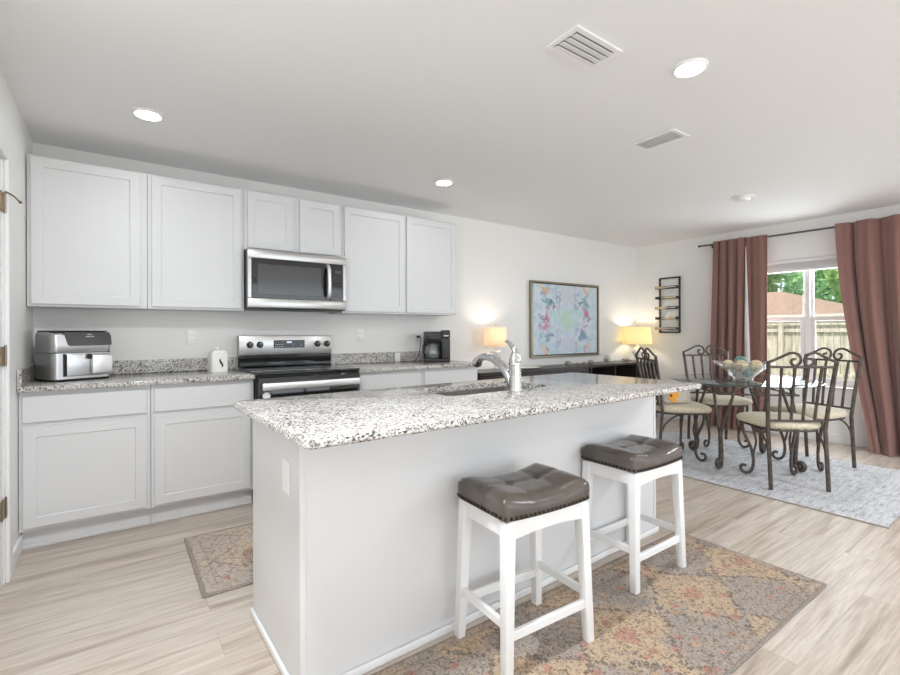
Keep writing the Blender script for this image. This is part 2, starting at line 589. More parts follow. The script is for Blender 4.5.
# ------------------------------------------------------------------ mesh helper
class MB:
    def __init__(self):
        self.bm = bmesh.new()

    def box(self, x0, x1, y0, y1, z0, z1, bev=0.0, seg=1):
        tmp = bmesh.new()
        r = bmesh.ops.create_cube(tmp, size=1)
        for v in tmp.verts:
            v.co = ((x0 + x1) / 2 + v.co.x * abs(x1 - x0), (y0 + y1) / 2 + v.co.y * abs(y1 - y0), (z0 + z1) / 2 + v.co.z * abs(z1 - z0))
        if bev:
            bmesh.ops.bevel(tmp, geom=list(tmp.edges), offset=bev, segments=seg, affect='EDGES', profile=.5)
        self._merge(tmp)
        return self

    def _merge(self, tmp, mtx=None):
        if mtx is not None:
            tmp.transform(mtx)
        me = bpy.data.meshes.new('tmp')
        tmp.to_mesh(me)
        tmp.free()
        self.bm.from_mesh(me)
        bpy.data.meshes.remove(me)

    def add(self, other, mtx):
        self._merge(other.bm.copy(), mtx)
        return self

    def tube(self, pts, r, seg=8, rs=None, closed=False, sx=1.0):
        pts = [Vector(p) for p in pts]
        n = len(pts)
        tan = []
        for i in range(n):
            if closed:
                d = pts[(i + 1) % n] - pts[i - 1]
            else:
                d = pts[min(i + 1, n - 1)] - pts[max(i - 1, 0)]
            tan.append(d.normalized())
        up = Vector((0, 0, 1))
        if abs(tan[0].dot(up)) > .9:
            up = Vector((1, 0, 0))
        nrm = (up - tan[0] * up.dot(tan[0])).normalized()
        rings = []
        for i in range(n):
            if i:
                nrm = nrm - tan[i] * nrm.dot(tan[i])
                if nrm.length < 1e-6:
                    nrm = tan[i].orthogonal()
                nrm.normalize()
            bi = tan[i].cross(nrm)
            rr = rs[i] if rs else r
            ring = []
            for k in range(seg):
                a = 2 * PI * (k + .5) / seg
                ring.append(self.bm.verts.new(pts[i] + nrm * math.cos(a) * rr + bi * math.sin(a) * rr * sx))
            rings.append(ring)
        m = n if closed else n - 1
        for i in range(m):
            A, B = rings[i], rings[(i + 1) % n]
            for k in range(seg):
                self.bm.faces.new((A[k], A[(k + 1) % seg], B[(k + 1) % seg], B[k]))
        if not closed:
            self.bm.faces.new(list(reversed(rings[0])))
            self.bm.faces.new(rings[-1])
        return self

    def lathe(self, prof, seg=32, c=(0, 0, 0), fx=1.0, fy=1.0, power=None, wave=None):
        """prof: list of (r, z); power: superellipse exponent; wave(a, r) multiplies r"""
        rings = []
        for r, z in prof:
            if r < 1e-6:
                rings.append([self.bm.verts.new((c[0], c[1], c[2] + z))])
                continue
            ring = []
            for k in range(seg):
                a = 2 * PI * k / seg
                ca, sa = math.cos(a), math.sin(a)
                if power:
                    ca = math.copysign(abs(ca) ** (2 / power), ca)
                    sa = math.copysign(abs(sa) ** (2 / power), sa)
                rr = r
                dz = 0
                if wave:
                    rr, dz = wave(a, r, z)
                ring.append(self.bm.verts.new((c[0] + ca * rr * fx, c[1] + sa * rr * fy, c[2] + z + dz)))
            rings.append(ring)
        for A, B in zip(rings, rings[1:]):
            if len(A) == 1 and len(B) == 1:
                continue
            if len(A) == 1:
                for k in range(seg):
                    self.bm.faces.new((A[0], B[(k + 1) % seg], B[k]))
            elif len(B) == 1:
                for k in range(seg):
                    self.bm.faces.new((A[k], A[(k + 1) % seg], B[0]))
            else:
                for k in range(seg):
                    self.bm.faces.new((A[k], A[(k + 1) % seg], B[(k + 1) % seg], B[k]))
        return self

    def cyl(self, p0, p1, r, seg=20, r1=None):
        return self.tube([p0, p1], r, seg, rs=[r, r if r1 is None else r1])

    def sphere(self, c, r, seg=16, fx=1, fy=1, fz=1):
        prof = [(r * math.sin(PI * i / (seg // 2)), -r * fz * math.cos(PI * i / (seg // 2))) for i in range(seg // 2 + 1)]
        prof[0] = (0, -r * fz)
        prof[-1] = (0, r * fz)
        return self.lathe(prof, seg, c, fx, fy)

    def prism(self, poly, z0, z1, mtx=None):
        """poly: list of (x, y), counter-clockwise"""
        tmp = bmesh.new()
        a = [tmp.verts.new((x, y, z0)) for x, y in poly]
        b = [tmp.verts.new((x, y, z1)) for x, y in poly]
        tmp.faces.new(list(reversed(a)))
        tmp.faces.new(b)
        n = len(poly)
        for i in range(n):
            tmp.faces.new((a[i], a[(i + 1) % n], b[(i + 1) % n], b[i]))
        self._merge(tmp, mtx)
        return self

    def build(self, name, material, parent=None, loc=None, angle=35, flat=False, rotz=None):
        bmesh.ops.recalc_face_normals(self.bm, faces=list(self.bm.faces))
        me = bpy.data.meshes.new(name)
        self.bm.to_mesh(me)
        self.bm.free()
        if not flat:
            for p in me.polygons:
                p.use_smooth = True
            me.set_sharp_from_angle(angle=math.radians(angle))
        me.materials.append(material)
        o = bpy.data.objects.new(name, me)
        COL.objects.link(o)
        if parent:
            o.parent = parent
        if loc is not None:
            o.location = loc
        if rotz is not None:
            o.rotation_euler.z = rotz
        return o


def tag(o, label=None, cat=None, group=None, kind=None):
    if label:
        o['label'] = label
    if cat:
        o['category'] = cat
    if group:
        o['group'] = group
    if kind:
        o['kind'] = kind
    return o


def empty(name, loc, label, cat, group=None, rotz=0.0, kind=None):
    o = bpy.data.objects.new(name, None)
    o.empty_display_size = .05
    COL.objects.link(o)
    o.location = loc
    o.rotation_euler.z = rotz
    return tag(o, label, cat, group, kind)


def kids(o):
    return [c for c in COL.objects if c.parent == o]


def copy_tree(o, parent=None):
    c = o.copy()
    COL.objects.link(c)
    if parent:
        c.parent = parent
    for ch in kids(o):
        copy_tree(ch, c)
    return c


def catmull(pts, sub=6):
    P = [Vector(p) for p in pts]
    P = [2 * P[0] - P[1]] + P + [2 * P[-1] - P[-2]]
    out = []
    for i in range(1, len(P) - 2):
        p0, p1, p2, p3 = P[i - 1:i + 3]
        for k in range(sub):
            s = k / sub
            out.append(.5 * ((2 * p1) + (-p0 + p2) * s + (2 * p0 - 5 * p1 + 4 * p2 - p3) * s * s + (-p0 + 3 * p1 - 3 * p2 + p3) * s ** 3))
    out.append(P[-2])
    return out


def struct(name, mb, material, **kw):
    o = mb.build(name, material, **kw)
    return tag(o, kind='structure')


XR = 6.704      # window wall
CE = 2.44       # ceiling
YB = -8.0       # wall behind the camera

# ------------------------------------------------------------------ room shell
struct('floor', MB().box(-.15, XR + .15, YB - .15, .15, -.12, 0), M['floor'], flat=True)
struct('ceiling', MB().box(-.15, XR + .15, YB - .15, .15, CE, CE + .15), M['ceiling'], flat=True)
struct('wall_back', MB().box(-.15, XR + .15, 0, .15, 0, CE), M['wall'], flat=True)
WY0, WY1, WZ0, WZ1 = -2.87, -1.30, .58, 2.02
struct('wall_right', MB().box(XR, XR + .15, WY1, 0, 0, CE).box(XR, XR + .15, YB, WY0, 0, CE)
       .box(XR, XR + .15, WY0, WY1, 0, WZ0).box(XR, XR + .15, WY0, WY1, WZ1, CE), M['wall'], flat=True)
HY0, HY1 = -7.65, -5.15      # unseen opening, made up for the left fill lamp
DY0, DY1, DZ = -1.80, -.965, 2.04
struct('wall_left', MB().box(-.15, 0, DY1, 0, 0, CE).box(-.15, 0, HY1, DY0, 0, CE).box(-.15, 0, YB, HY0, 0, CE).box(-.15, 0, HY0, HY1, 2.3, CE).box(-.15, 0, DY0, DY1, DZ, CE), M['wall'], flat=True)
struct('wall_front', MB().box(-.15, .9, YB - .15, YB, 0, CE).box(5.7, XR + .15, YB - .15, YB, 0, CE)
       .box(.9, 5.7, YB - .15, YB, 2.3, CE), M['wall'], flat=True)  # wide opening put in for the rear fill lamp

# baseboards
struct('baseboard_right', MB().box(XR - .014, XR, YB, 0, 0, .095, .004), M['trimw'])
struct('baseboard_back', MB().box(3.22, XR, -.014, 0, 0, .095, .004), M['trimw'])
struct('baseboard_left', MB().box(0, .014, -.876, -.545, 0, .095, .004), M['trimw'])
# door in the left wall
cas = MB().box(0, .018, -.955, -.878, 0, DZ + .07, .004).box(0, .018, -1.89, -1.813, 0, DZ + .07, .004).box(0, .018, -1.813, -.955, DZ, DZ + .07, .004)
struct('trim_1', cas, M['trimw'])
d = MB().box(-.04, -.004, DY0 + .004, DY1 - .004, .01, DZ - .004, .002)
d.box(-.004, .002, DY0 + .12, DY1 - .12, 1.1, 1.9, .003).box(-.004, .002, DY0 + .12, DY1 - .12, .25, .95, .003)
door = struct('door_1', d, M['trimw'])
hg = MB()
for i, z in enumerate((1.83, 1.095, .367)):
    h = MB()
    h.box(-.004, .0045, -1.035, -.97, z - .045, z + .045, .002)
    h.cyl((.006, -.966, z - .047), (.006, -.966, z + .047), .005, 10)
    h.sphere((.006, -.966, z + .05), .0045, 8)
    h.build('hinge', M['bronze'], door)
h = MB().tube(catmull([(.008, -.966, 1.885), (.03, -.93, 1.878), (.045, -.86, 1.866)], 4), .004, 6)
h.cyl((.045, -.86, 1.866), (.048, -.852, 1.864), .007, 8)
h.build('door_stop', M['bronze'], door)

# window in the right wall
wf = MB()
x0, x1 = XR + .075, XR + .135
for a, b, c_, d_ in ((WY0, WY0 + .05, WZ0, WZ1), (WY1 - .05, WY1, WZ0, WZ1), (WY0 + .05, WY1 - .05, WZ0, WZ0 + .05), (WY0 + .05, WY1 - .05, WZ1 - .05, WZ1)):
    wf.box(x0, x1, a, b, c_, d_, .004)
wf.box(x0 - .005, x1, -2.112, -2.062, WZ0, WZ1, .006)
win = struct('window_1', wf, M['trimw'])
for a, b in ((WY0 + .05, -2.112), (-2.062, WY1 - .05)):
    s = MB()
    for z0, z1, xx in ((WZ0 + .05, 1.365, x0 + .008), (1.31, WZ1 - .05, x0 + .034)):
        zz1 = z1
        sw = .045 if z0 < 1 else .024
        s.box(xx, xx + .022, a, a + sw, z0, zz1, .003).box(xx, xx + .022, b - sw, b, z0, zz1, .003)
        s.box(xx + .001, xx + .021, a + sw - .002, b - sw + .002, z0, z0 + .05, .003).box(xx + .001, xx + .021, a + sw - .002, b - sw + .002, zz1 - .05, zz1, .003)
    so = s.build('sash', M['trimw'], win)
    MB().box(x0 + .012, x0 + .017, a + .03, b - .03, WZ0 + .1, 1.315).build('lower_pane', M['pane'], win, flat=True)
    MB().box(x0 + .04, x0 + .045, a + .03, b - .03, 1.36, WZ1 - .1).build('upper_pane', M['pane'], win, flat=True)
MB().box(XR - .02, x0, WY0 + .001, WY1 - .001, WZ0 - .0005, WZ0 + .018, .004).build('sill', M['trimw'], win)
# raised blind
bl = empty('window_blind', (XR + .03, -2.085, 1.88), 'raised white slatted blind bunched at the top of the window', 'blind')
MB().box(-.025, .03, -.77, .77, .095, .138, .004).build('headrail', M['trimw'], bl)
sl = MB()
for i in range(10):
    sl.box(-.024, .026, -.765, .765, .022 + i * .0072, .026 + i * .0072)
sl.build('slats', M['trimw'], bl, flat=True)
MB().box(-.026, .028, -.765, .765, 0, .02, .004).build('bottom_rail', M['trimw'], bl)

# ------------------------------------------------------------------ outdoors
struct('ground', MB().box(XR + .2, 60, -30, 40, -.4, -.2), M['grass'], flat=True)
fr = empty('picket_fence', (14, 0, -.2), 'weathered wooden privacy fence with capped rails seen through the window', 'fence')
pk = MB()
for i in range(86):
    yy = -7 + i * .155
    h = 1.51 + random.uniform(-.012, .012)
    pk.box(.05, .07, yy, yy + .135, .02, h)
pk.build('picket_panel', M['fence'], fr, flat=True)
MB().box(-.02, .05, -7, 6.3, 1.36, 1.45, .004).build('rail', M['fence'], fr)
MB().box(-.02, .05, -7, 6.3, .3, .39, .004).build('rail', M['fence'], fr)
MB().box(-.04, .1, -7, 6.3, 1.53, 1.58, .006).build('cap_board', M['fence'], fr)
for i in range(6):
    MB().box(-.11, -.02, -6.6 + i * 2.4, -6.5 + i * 2.4, 0, 1.61, .005).build('post', M['fence'], fr)

hs = empty('neighbour_house', (24, 6.0, -.2), 'neighbouring house with tan hipped roof beyond the fence', 'house')
MB().box(.5, 8, -3.6, 11, 0, 2.1).build('wall', M['siding'], hs, flat=True)
rf = MB()
ya, yb, za, zb = -4.4, 11.6, 2.06, 3.42
vs = [rf.bm.verts.new(p) for p in ((0, ya, za), (0, yb, za), (8.6, yb, za), (8.6, ya, za), (4.3, ya + 4.0, zb), (4.3, yb - 4.0, zb))]
for f in ((0, 1, 5, 4), (1, 2, 5), (2, 3, 4, 5), (3, 0, 4), (0, 3, 2, 1)):
    rf.bm.faces.new([vs[i] for i in f])
rf.build('roof', M['roof'], hs, flat=True)
MB().box(-.05, 8.65, ya - .05, yb + .05, 1.98, 2.08).build('fascia', M['siding'], hs, flat=True)


def tree(x, y, h, r, leafm, label, n=2600, seed=1, trunk=.3, zc=.62):
    rnd = random.Random(seed)
    e = empty('leafy_tree', (x, y, -.2), label, 'tree', 'trees beyond the fence')
    tr = MB()
    tr.tube([(0, 0, 0), (.1, .05, h * .3), (0, 0, h * .6), (.15, -.1, h * .8)], trunk, 8, rs=[trunk, trunk * .8, trunk * .6, trunk * .25])
    for k in range(5):
        a = k * 1.3
        tr.tube([(0, 0, h * .45), (math.cos(a) * r * .5, math.sin(a) * r * .5, h * .68)], .08, 6, rs=[.12, .04])
    tr.build('trunk', M['bark'], e)
    cr = MB()
    lobes = [(rnd.uniform(-.5, .5) * r, rnd.uniform(-.6, .6) * r, h * zc + rnd.uniform(-.28, .28) * h, rnd.uniform(.4, .62) * r) for _ in range(13)]
    for i in range(n):
        cx, cy, cz, lr = rnd.choice(lobes)
        v = Vector((rnd.gauss(0, 1), rnd.gauss(0, 1), rnd.gauss(0, 1))).normalized() * lr * rnd.uniform(.72, 1.04)
        p = Vector((cx, cy, cz)) + v
        u = Vector((rnd.gauss(0, 1), rnd.gauss(0, 1), rnd.gauss(0, 1))).normalized()
        q = u.orthogonal().normalized()
        s = rnd.uniform(.16, .36)
        vs = [cr.bm.verts.new(p + u * s * a + q * s * .6 * b) for a, b in ((-1, 0), (0, -1), (1, 0), (0, 1))]
        cr.bm.faces.new(vs)
    cr.build('crown', leafm, e, flat=True)
    return e


tree(36.6, 10.0, 8.0, 2.6, M['leaf2'], 'blue-green leafy tree rising behind the left end of the tan roof', 5200, 1)
tree(36.6, 3.4, 8.0, 2.6, M['leaf'], 'tall bright green leafy tree behind the roof, right of the window mullion', 5200, 2)
tree(45, 8.4, 9.5, 3.3, M['leaf2'], 'farthest green leafy tree, behind the middle of the tan roof', 6500, 4)

# ------------------------------------------------------------------ cabinets
def shaker(mb, x0, x1, z0, z1, yf, th=.02, rail=.055, rec=.007):
    """door slab whose front faces -Y at yf, with a recessed panel"""
    bm = mb.bm
    y1 = yf + th
    def ring(x0, x1, z0, z1, y):
        return [bm.verts.new(p) for p in ((x0, y, z0), (x1, y, z0), (x1, y, z1), (x0, y, z1))]
    b = .0025
    R = [ring(x0, x1, z0, z1, y1), ring(x0, x1, z0, z1, yf + b), ring(x0 + b, x1 - b, z0 + b, z1 - b, yf),
         ring(x0 + rail, x1 - rail, z0 + rail, z1 - rail, yf), ring(x0 + rail + .004, x1 - rail - .004, z0 + rail + .004, z1 - rail - .004, yf + rec)]
    for A, B in zip(R, R[1:]):
        for k in range(4):
            bm.faces.new((A[k], A[(k + 1) % 4], B[(k + 1) % 4], B[k]))
    bm.faces.new(R[-1])
    bm.faces.new(list(reversed(R[0])))
    return mb


def upper_cabinet(x0, x1, z0, z1, doors, label):
    e = empty('upper_cabinet', (x0, 0, z0), label, 'cabinet', 'white upper cabinets')
    w_, h_ = x1 - x0, z1 - z0
    MB().box(.001, w_ - .001, -.308, -.002, 0, h_, .0015).build('body', M['cab'], e)
    for a, b, c_, d_ in doors:
        shaker(MB(), a - x0, b - x0, c_ - z0, d_ - z0, -.329).build('door', M['cab'], e, angle=20)
    return e


UZ0, UZ1 = 1.366, 2.272
upper_cabinet(0.004, .607, UZ0, UZ1, [(.024, .568, UZ0 + .014, UZ1 - .012)], 'white shaker upper cabinet beside the left wall, above the air fryer')
upper_cabinet(.607, 1.212, UZ0, UZ1, [(.631, 1.192, UZ0 + .014, UZ1 - .012)], 'white shaker upper cabinet left of the microwave, above the canister')
upper_cabinet(1.212, 1.978, 1.825, UZ1, [(1.235, 1.572, 1.838, UZ1 - .012), (1.622, 1.957, 1.838, UZ1 - .012)], 'short white two-door upper cabinet above the microwave')
upper_cabinet(1.978, 2.588, UZ0, UZ1, [(1.998, 2.578, UZ0 + .014, UZ1 - .012)], 'white shaker upper cabinet right of the microwave')
upper_cabinet(2.588, 3.168, UZ0, UZ1, [(2.600, 3.160, UZ0 + .014, UZ1 - .012)], 'rightmost white shaker upper cabinet, above the coffee maker')


def base_cabinet(x0, x1, label):
    e = empty('base_cabinet', (x0, 0, 0), label, 'cabinet', 'white base cabinets')
    w_ = x1 - x0
    MB().box(.001, w_ - .001, -.589, -.004, .113, .882, .0015).build('body', M['cab'], e)
    t_ = MB().box(.001, w_ - .001, -.53, -.515, 0, .113).box(.001, w_ - .001, -.545, -.53, 0, .022, .004)
    t_.build('toe_kick', M['cab'], e)
    MB().box(.018, w_ - .022, -.61, -.59, .712, .857, .0025).build('drawer', M['cab'], e)
    shaker(MB(), .018, w_ - .022, .133, .686, -.61).build('door', M['cab'], e, angle=20)
    return e


base_cabinet(.002, .610, 'white base cabinet beside the left wall, under the air fryer')
base_cabinet(.610, 1.214, 'white base cabinet left of the range, under the canister')
base_cabinet(1.978, 2.596, 'white base cabinet directly right of the range')
base_cabinet(2.596, 3.212, 'rightmost white base cabinet, under the coffee maker')


def rrect(x0, x1, y0, y1, r, n=6):
    out = []
    for cx, cy, a0 in ((x1 - r, y1 - r, 0), (x0 + r, y1 - r, PI / 2), (x0 + r, y0 + r, PI), (x1 - r, y0 + r, 3 * PI / 2)):
        for k in range(n + 1):
            a = a0 + PI / 2 * k / n
            out.append((cx + math.cos(a) * r, cy + math.sin(a) * r))
    return out


ct = empty('granite_countertop', (0, 0, .884), 'speckled granite countertop run left of the range, under the air fryer', 'countertop', 'granite countertops')
MB().box(.002, 1.214, -.645, -.002, 0, .03, .006, 2).build('slab', M['granite'], ct)
MB().box(.022, 1.214, -.022, -.002, .0305, .125, .003).build('backsplash', M['granite'], ct)
MB().box(.002, .022, -.64, -.002, .0305, .125, .003).build('side_splash', M['granite'], ct)
ct = empty('granite_countertop', (1.978, 0, .884), 'speckled granite countertop run right of the range, under the coffee maker', 'countertop', 'granite countertops')
MB().box(0, 1.245, -.645, -.002, 0, .03, .006, 2).build('slab', M['granite'], ct)
MB().box(0, 1.245, -.022, -.002, .0305, .125, .003).build('backsplash', M['granite'], ct)

# ------------------------------------------------------------------ range
rg = empty('electric_range', (1.596, 0, 0), 'stainless and black electric range between the base cabinets', 'stove')
MB().box(-.376, .376, -.64, -.03, .03, .905, .003).build('body', M['blackplastic'], rg)
MB().box(-.378, .378, -.675, -.085, .905, .926, .005, 2).build('cooktop', M['blackglass'], rg)
for bx, by, br_ in ((-.19, -.5, .1), (.19, -.5, .085), (-.19, -.23, .08), (.19, -.23, .1)):
    MB().lathe([(br_, 0), (br_, .0008), (br_ - .006, .0008), (br_ - .006, 0)], 40, (bx, by, .9262)).build('burner_ring', M['darkgrey'], rg)
MB().box(-.374, .374, -.083, -.012, .926, 1.018, .002).build('backguard', M['blackglass'], rg)
cp = MB().box(-.378, .378, -.088, -.008, 1.018, 1.178, .006, 2).build('control_panel', M['steel'], rg)
for kx in (-.297, -.222, .252, .337):
    k = MB().lathe([(0, 0), (.026, 0), (.026, .006), (.021, .008), (.018, .03), (0, .031)], 24)
    k.bm.transform(Matrix.Translation((kx, -.088, 1.105)) @ Matrix.Rotation(PI / 2, 4, 'X'))
    ko = k.build('knob', M['blackplastic'], cp)
    MB().box(kx - .002, kx + .002, -.1205, -.118, 1.107, 1.122).build('knob_mark', M['mark'], cp)
dp = MB().box(-.115, .14, -.0895, -.087, 1.075, 1.14, .001).build('display', M['display'], cp)
dd = MB()
for i in range(4):
    dd.box(-.008 + i * .01, -.001 + i * .01, -.0902, -.0894, 1.115, 1.13)
dd.build('clock_digits', M['led'], dp)
for i in range(7):
    for j in range(2):
        bx = -.1 + i * .014 + (.07 if i > 4 else 0) + (.05 if i > 5 else 0)
        MB().box(bx, bx + .007, -.0902, -.0894, 1.085 + j * .018, 1.089 + j * .018).build('button_mark', M['mark'], dp, flat=True)
od = MB().box(-.372, .372, -.688, -.645, .245, .893, .006, 2).build('oven_door', M['blackglass'], rg)
MB().box(-.30, .30, -.6895, -.687, .36, .70, .001).build('oven_window', M['mwglass'], od)
hd = MB().box(-.355, .355, -.735, -.715, .807, .858, .008, 2).box(-.33, -.29, -.72, -.685, .82, .845, .004).box(.29, .33, -.72, -.685, .82, .845, .004)
hd.build('door_handle', M['handle'], od)
lk = MB().lathe([(0, 0), (.026, 0), (.026, .008), (.02, .014), (0, .015)], 24)
lk.bm.transform(Matrix.Translation((-.322, -.688, .768)) @ Matrix.Rotation(PI / 2, 4, 'X'))
tag(lk.build('oven_lock', M['plastic_w'], od), 'round white oven lock')
MB().box(-.372, .372, -.68, -.645, .06, .235, .006, 2).build('storage_drawer', M['steel'], rg)
for fx in (-.34, .34):
    for fy in (-.6, -.08):
        MB().cyl((fx, fy, 0), (fx, fy, .032), .018, 10).build('foot', M['blackplastic'], rg)

# ------------------------------------------------------------------ microwave
mw = empty('microwave', (1.595, 0, 1.388), 'stainless over-the-range microwave under the short cabinet', 'microwave')
MB().box(-.379, .379, -.375, -.004, .012, .434, .003).build('body', M['darkgrey'], mw)
MB().box(-.379, .379, -.375, -.03, -.008, .011, .003).build('underside_grille', M['darkgrey'], mw)
f_ = MB()
f_.box(-.381, .381, -.412, -.376, .365, .434, .005, 2)
f_.box(-.381, .381, -.412, -.376, .0, .07, .005, 2)
f_.box(-.381, -.352, -.412, -.376, .07, .365, .003)
f_.box(.352, .381, -.412, -.376, .07, .365, .003)
f_.box(.209, .2115, -.4135, -.376, .0, .07).box(.209, .2115, -.4135, -.376, .365, .434)
f_.build('front_frame', M['steel'], mw)
dr = MB().box(-.352, .246, -.41, -.376, .068, .367, .003).build('door', M['blackglass'], mw)
MB().box(-.31, .17, -.4115, -.4095, .1, .325, .001).build('door_window', M['mwglass'], dr)
MB().tube(catmull([(.222, -.41, .082), (.220, -.448, .11), (.218, -.462, .215), (.220, -.448, .32), (.222, -.41, .352)], 6), .015, 10, sx=1.0).build('handle', M['handle'], mw)
pn = MB().box(.246, .352, -.411, -.376, .068, .367, .003).build('control_panel', M['blackglass'], mw)
MB().box(.282, .338, -.4122, -.4105, .292, .318, .0005).build('display', M['mwglass'], pn)
for r_ in range(7):
    for c_ in range(3):
        MB().box(.278 + c_ * .022, .290 + c_ * .022, -.4122, -.4105, .10 + r_ * .025, .105 + r_ * .025).build('keypad_mark', M['darkgrey'], pn, flat=True)

# ------------------------------------------------------------------ counter things
af = empty('air_fryer', (.215, -.262, .9145), 'silver air fryer with charcoal control panel on left counter', 'air fryer', rotz=math.radians(25))
af.scale = (.87, .92, .98)
MB().box(-.172, .172, -.132, .126, 0, .014, .004).build('base', M['blackplastic'], af)
b = MB()
b.prism(rrect(-.178, .178, -.145, .128, .035), .014, .172)
for v in b.bm.verts:
    if v.co.y < 0:
        v.co.y -= .008 * (1 - (v.co.x / .178) ** 2)
b.build('lower_body', M['silver'], af, angle=40)
b = MB()
prof = [(.178, -.145), (.180, -.148), (.181, -.148), (.178, -.138), (.172, -.115), (.165, -.1)]
zs = [.176, .182, .23, .285, .303, .307]
rings = []
for (hx, fy), z in zip(prof, zs):
    rings.append([b.bm.verts.new((x, y, z)) for x, y in rrect(-hx, hx, fy, .128 if z < .3 else .12, .035)])
for A, B in zip(rings, rings[1:]):
    n_ = len(A)
    for k in range(n_):
        b.bm.faces.new((A[k], A[(k + 1) % n_], B[(k + 1) % n_], B[k]))
b.bm.faces.new(rings[-1])
b.bm.faces.new(list(reversed(rings[0])))
b.build('upper_body', M['silver'], af, angle=40)
MB().box(-.17, .17, -.138, .12, .1715, .177).build('seam', M['blackplastic'], af, flat=True)
MB().prism([(x, y) for x, y in rrect(-.172, .172, -.12, .118, .03)], .3065, .311).build('top_plate', M['blackplastic'], af)
# slanted dark control panel across the front of the upper body
cpn = MB()
poly = [(-.112, .30), (.165, .30), (.176, .278), (.176, .225), (.168, .216), (-.078, .216), (-.092, .224)]
fy_ = lambda z: -.1515 + max(0, (z - .23)) * .2
A = [cpn.bm.verts.new((x, fy_(z), z)) for x, z in poly]
B = [cpn.bm.verts.new((x, fy_(z) + .03, z)) for x, z in poly]
cpn.bm.faces.new(A)
cpn.bm.faces.new(list(reversed(B)))
for k in range(len(poly)):
    cpn.bm.faces.new((A[k], A[(k + 1) % len(poly)], B[(k + 1) % len(poly)], B[k]))
cpo = cpn.build('control_panel', M['fryer_panel'], af)
mk = MB()
for i in range(6):
    mk.box(.028 + i * .0045, .0315 + i * .0045, fy_(.288) - .0015, fy_(.288), .286, .2895)
for i in range(10):
    if i != 5:
        mk.box(.018 + i * .005, .0215 + i * .005, fy_(.274) - .0012, fy_(.274) + .001, .270 + (i % 3) * .0015, .2765)
mk.build('printed_marks', M['mark'], cpo)
b = MB()
b.box(-.105, .172, -.168, -.1, .03, .166, .008, 2)
for v in b.bm.verts:
    if v.co.y < -.13:
        v.co.y -= .01 * (1 - ((v.co.x - .045) / .13) ** 2)
bk = b.build('basket_drawer', M['silver'], af)
MB().box(-.119, -.107, -.156, -.1, .03, .168, .001).build('shadow_gap', M['blackplastic'], af)
MB().box(.03, .16, -.205, -.17, .04, .160, .012, 2).build('handle', M['handle'], bk)
MB().box(.008, .036, -.192, -.172, .135, .166, .006).build('release_button', M['blackplastic'], bk)

cn = empty('canister', (1.046, -.225, .9145), 'white square ceramic canister with lid beside the range', 'canister', rotz=math.radians(6))
MB().prism(rrect(-.056, .056, -.056, .056, .012), 0, .135).build('jar', M['ceramic'], cn, angle=40)
ld = MB()
ld.prism(rrect(-.053, .053, -.053, .053, .012), .136, .148)
ld.prism(rrect(-.044, .044, -.044, .044, .012), .148, .155)
ld.lathe([(.008, .155), (.007, .16), (.013, .167), (.010, .176), (0, .178)], 16)
ld.build('lid', M['ceramic'], cn, angle=40)
pt = MB()
poly = [(-.008, .095), (.0, .1), (.002, .085), (.012, .07), (.02, .05), (.014, .036), (.006, .034), (.008, .048), (-.002, .062), (-.009, .078)]
A = [pt.bm.verts.new((x + .004, -.0568, z)) for x, z in poly]
B = [pt.bm.verts.new((x + .004, -.0555, z)) for x, z in poly]
pt.bm.faces.new(A)
pt.bm.faces.new(list(reversed(B)))
for k in range(len(poly)):
    pt.bm.faces.new((A[k], A[(k + 1) % len(poly)], B[(k + 1) % len(poly)], B[k]))
pt.build('painted_motif', M['darkgrey'], cn, flat=True)

cm = empty('coffee_maker', (2.985, -.235, .9145), 'black drip coffee maker on right counter by the outlet', 'coffee maker', rotz=math.radians(-30))
MB().box(-.125, .125, -.11, .11, 0, .03, .006, 2).build('base', M['blackplastic'], cm)
MB().box(.045, .125, -.1, .11, .03, .225, .006, 2).build('water_tank', M['darkgrey'], cm)
MB().box(-.125, .045, .06, .11, .03, .225, .004).build('back_column', M['blackplastic'], cm)
hd = MB().box(-.125, .042, -.105, .11, .2, .292, .008, 2)
ho = hd.build('brew_head', M['blackplastic'], cm)
MB().box(-.08, .0, -.108, -.104, .222, .268, .002).build('control_face', M['darkgrey'], ho)
lh = MB().box(.046, .125, -.1, .11, .227, .306, .008, 2).build('tank_lid', M['blackplastic'], cm)
MB().box(.062, .11, -.103, -.099, .246, .258).build('badge', M['mark'], lh)
cr = MB().lathe([(.055, .034), (.066, .05), (.068, .1), (.055, .15), (.05, .17)], 24, (-.045, -.03, 0)).build('carafe', M['clearglass'], cm)
MB().lathe([(0, .17), (.053, .17), (.053, .182), (0, .186)], 24, (-.045, -.03, 0)).build('carafe_lid', M['blackplastic'], cr)
MB().tube(catmull([(-.1, -.06, .165), (-.13, -.09, .16), (-.135, -.093, .1), (-.11, -.068, .07)], 5), .008, 8).build('carafe_handle', M['blackplastic'], cr)

cd = MB().tube(catmull([(2.905, -.014, 1.155), (2.905, -.045, 1.155), (2.912, -.062, 1.12), (2.90, -.06, 1.02), (2.88, -.05, .95), (2.862, -.045, .922), (2.84, -.045, .92)], 6), .004, 8)
cd.box(2.892, 2.918, -.045, -.008, 1.143, 1.167, .004)
tag(cd.build('power_cord', M['blackplastic']), 'black power cord plugged into the outlet behind the coffee maker', 'cord')


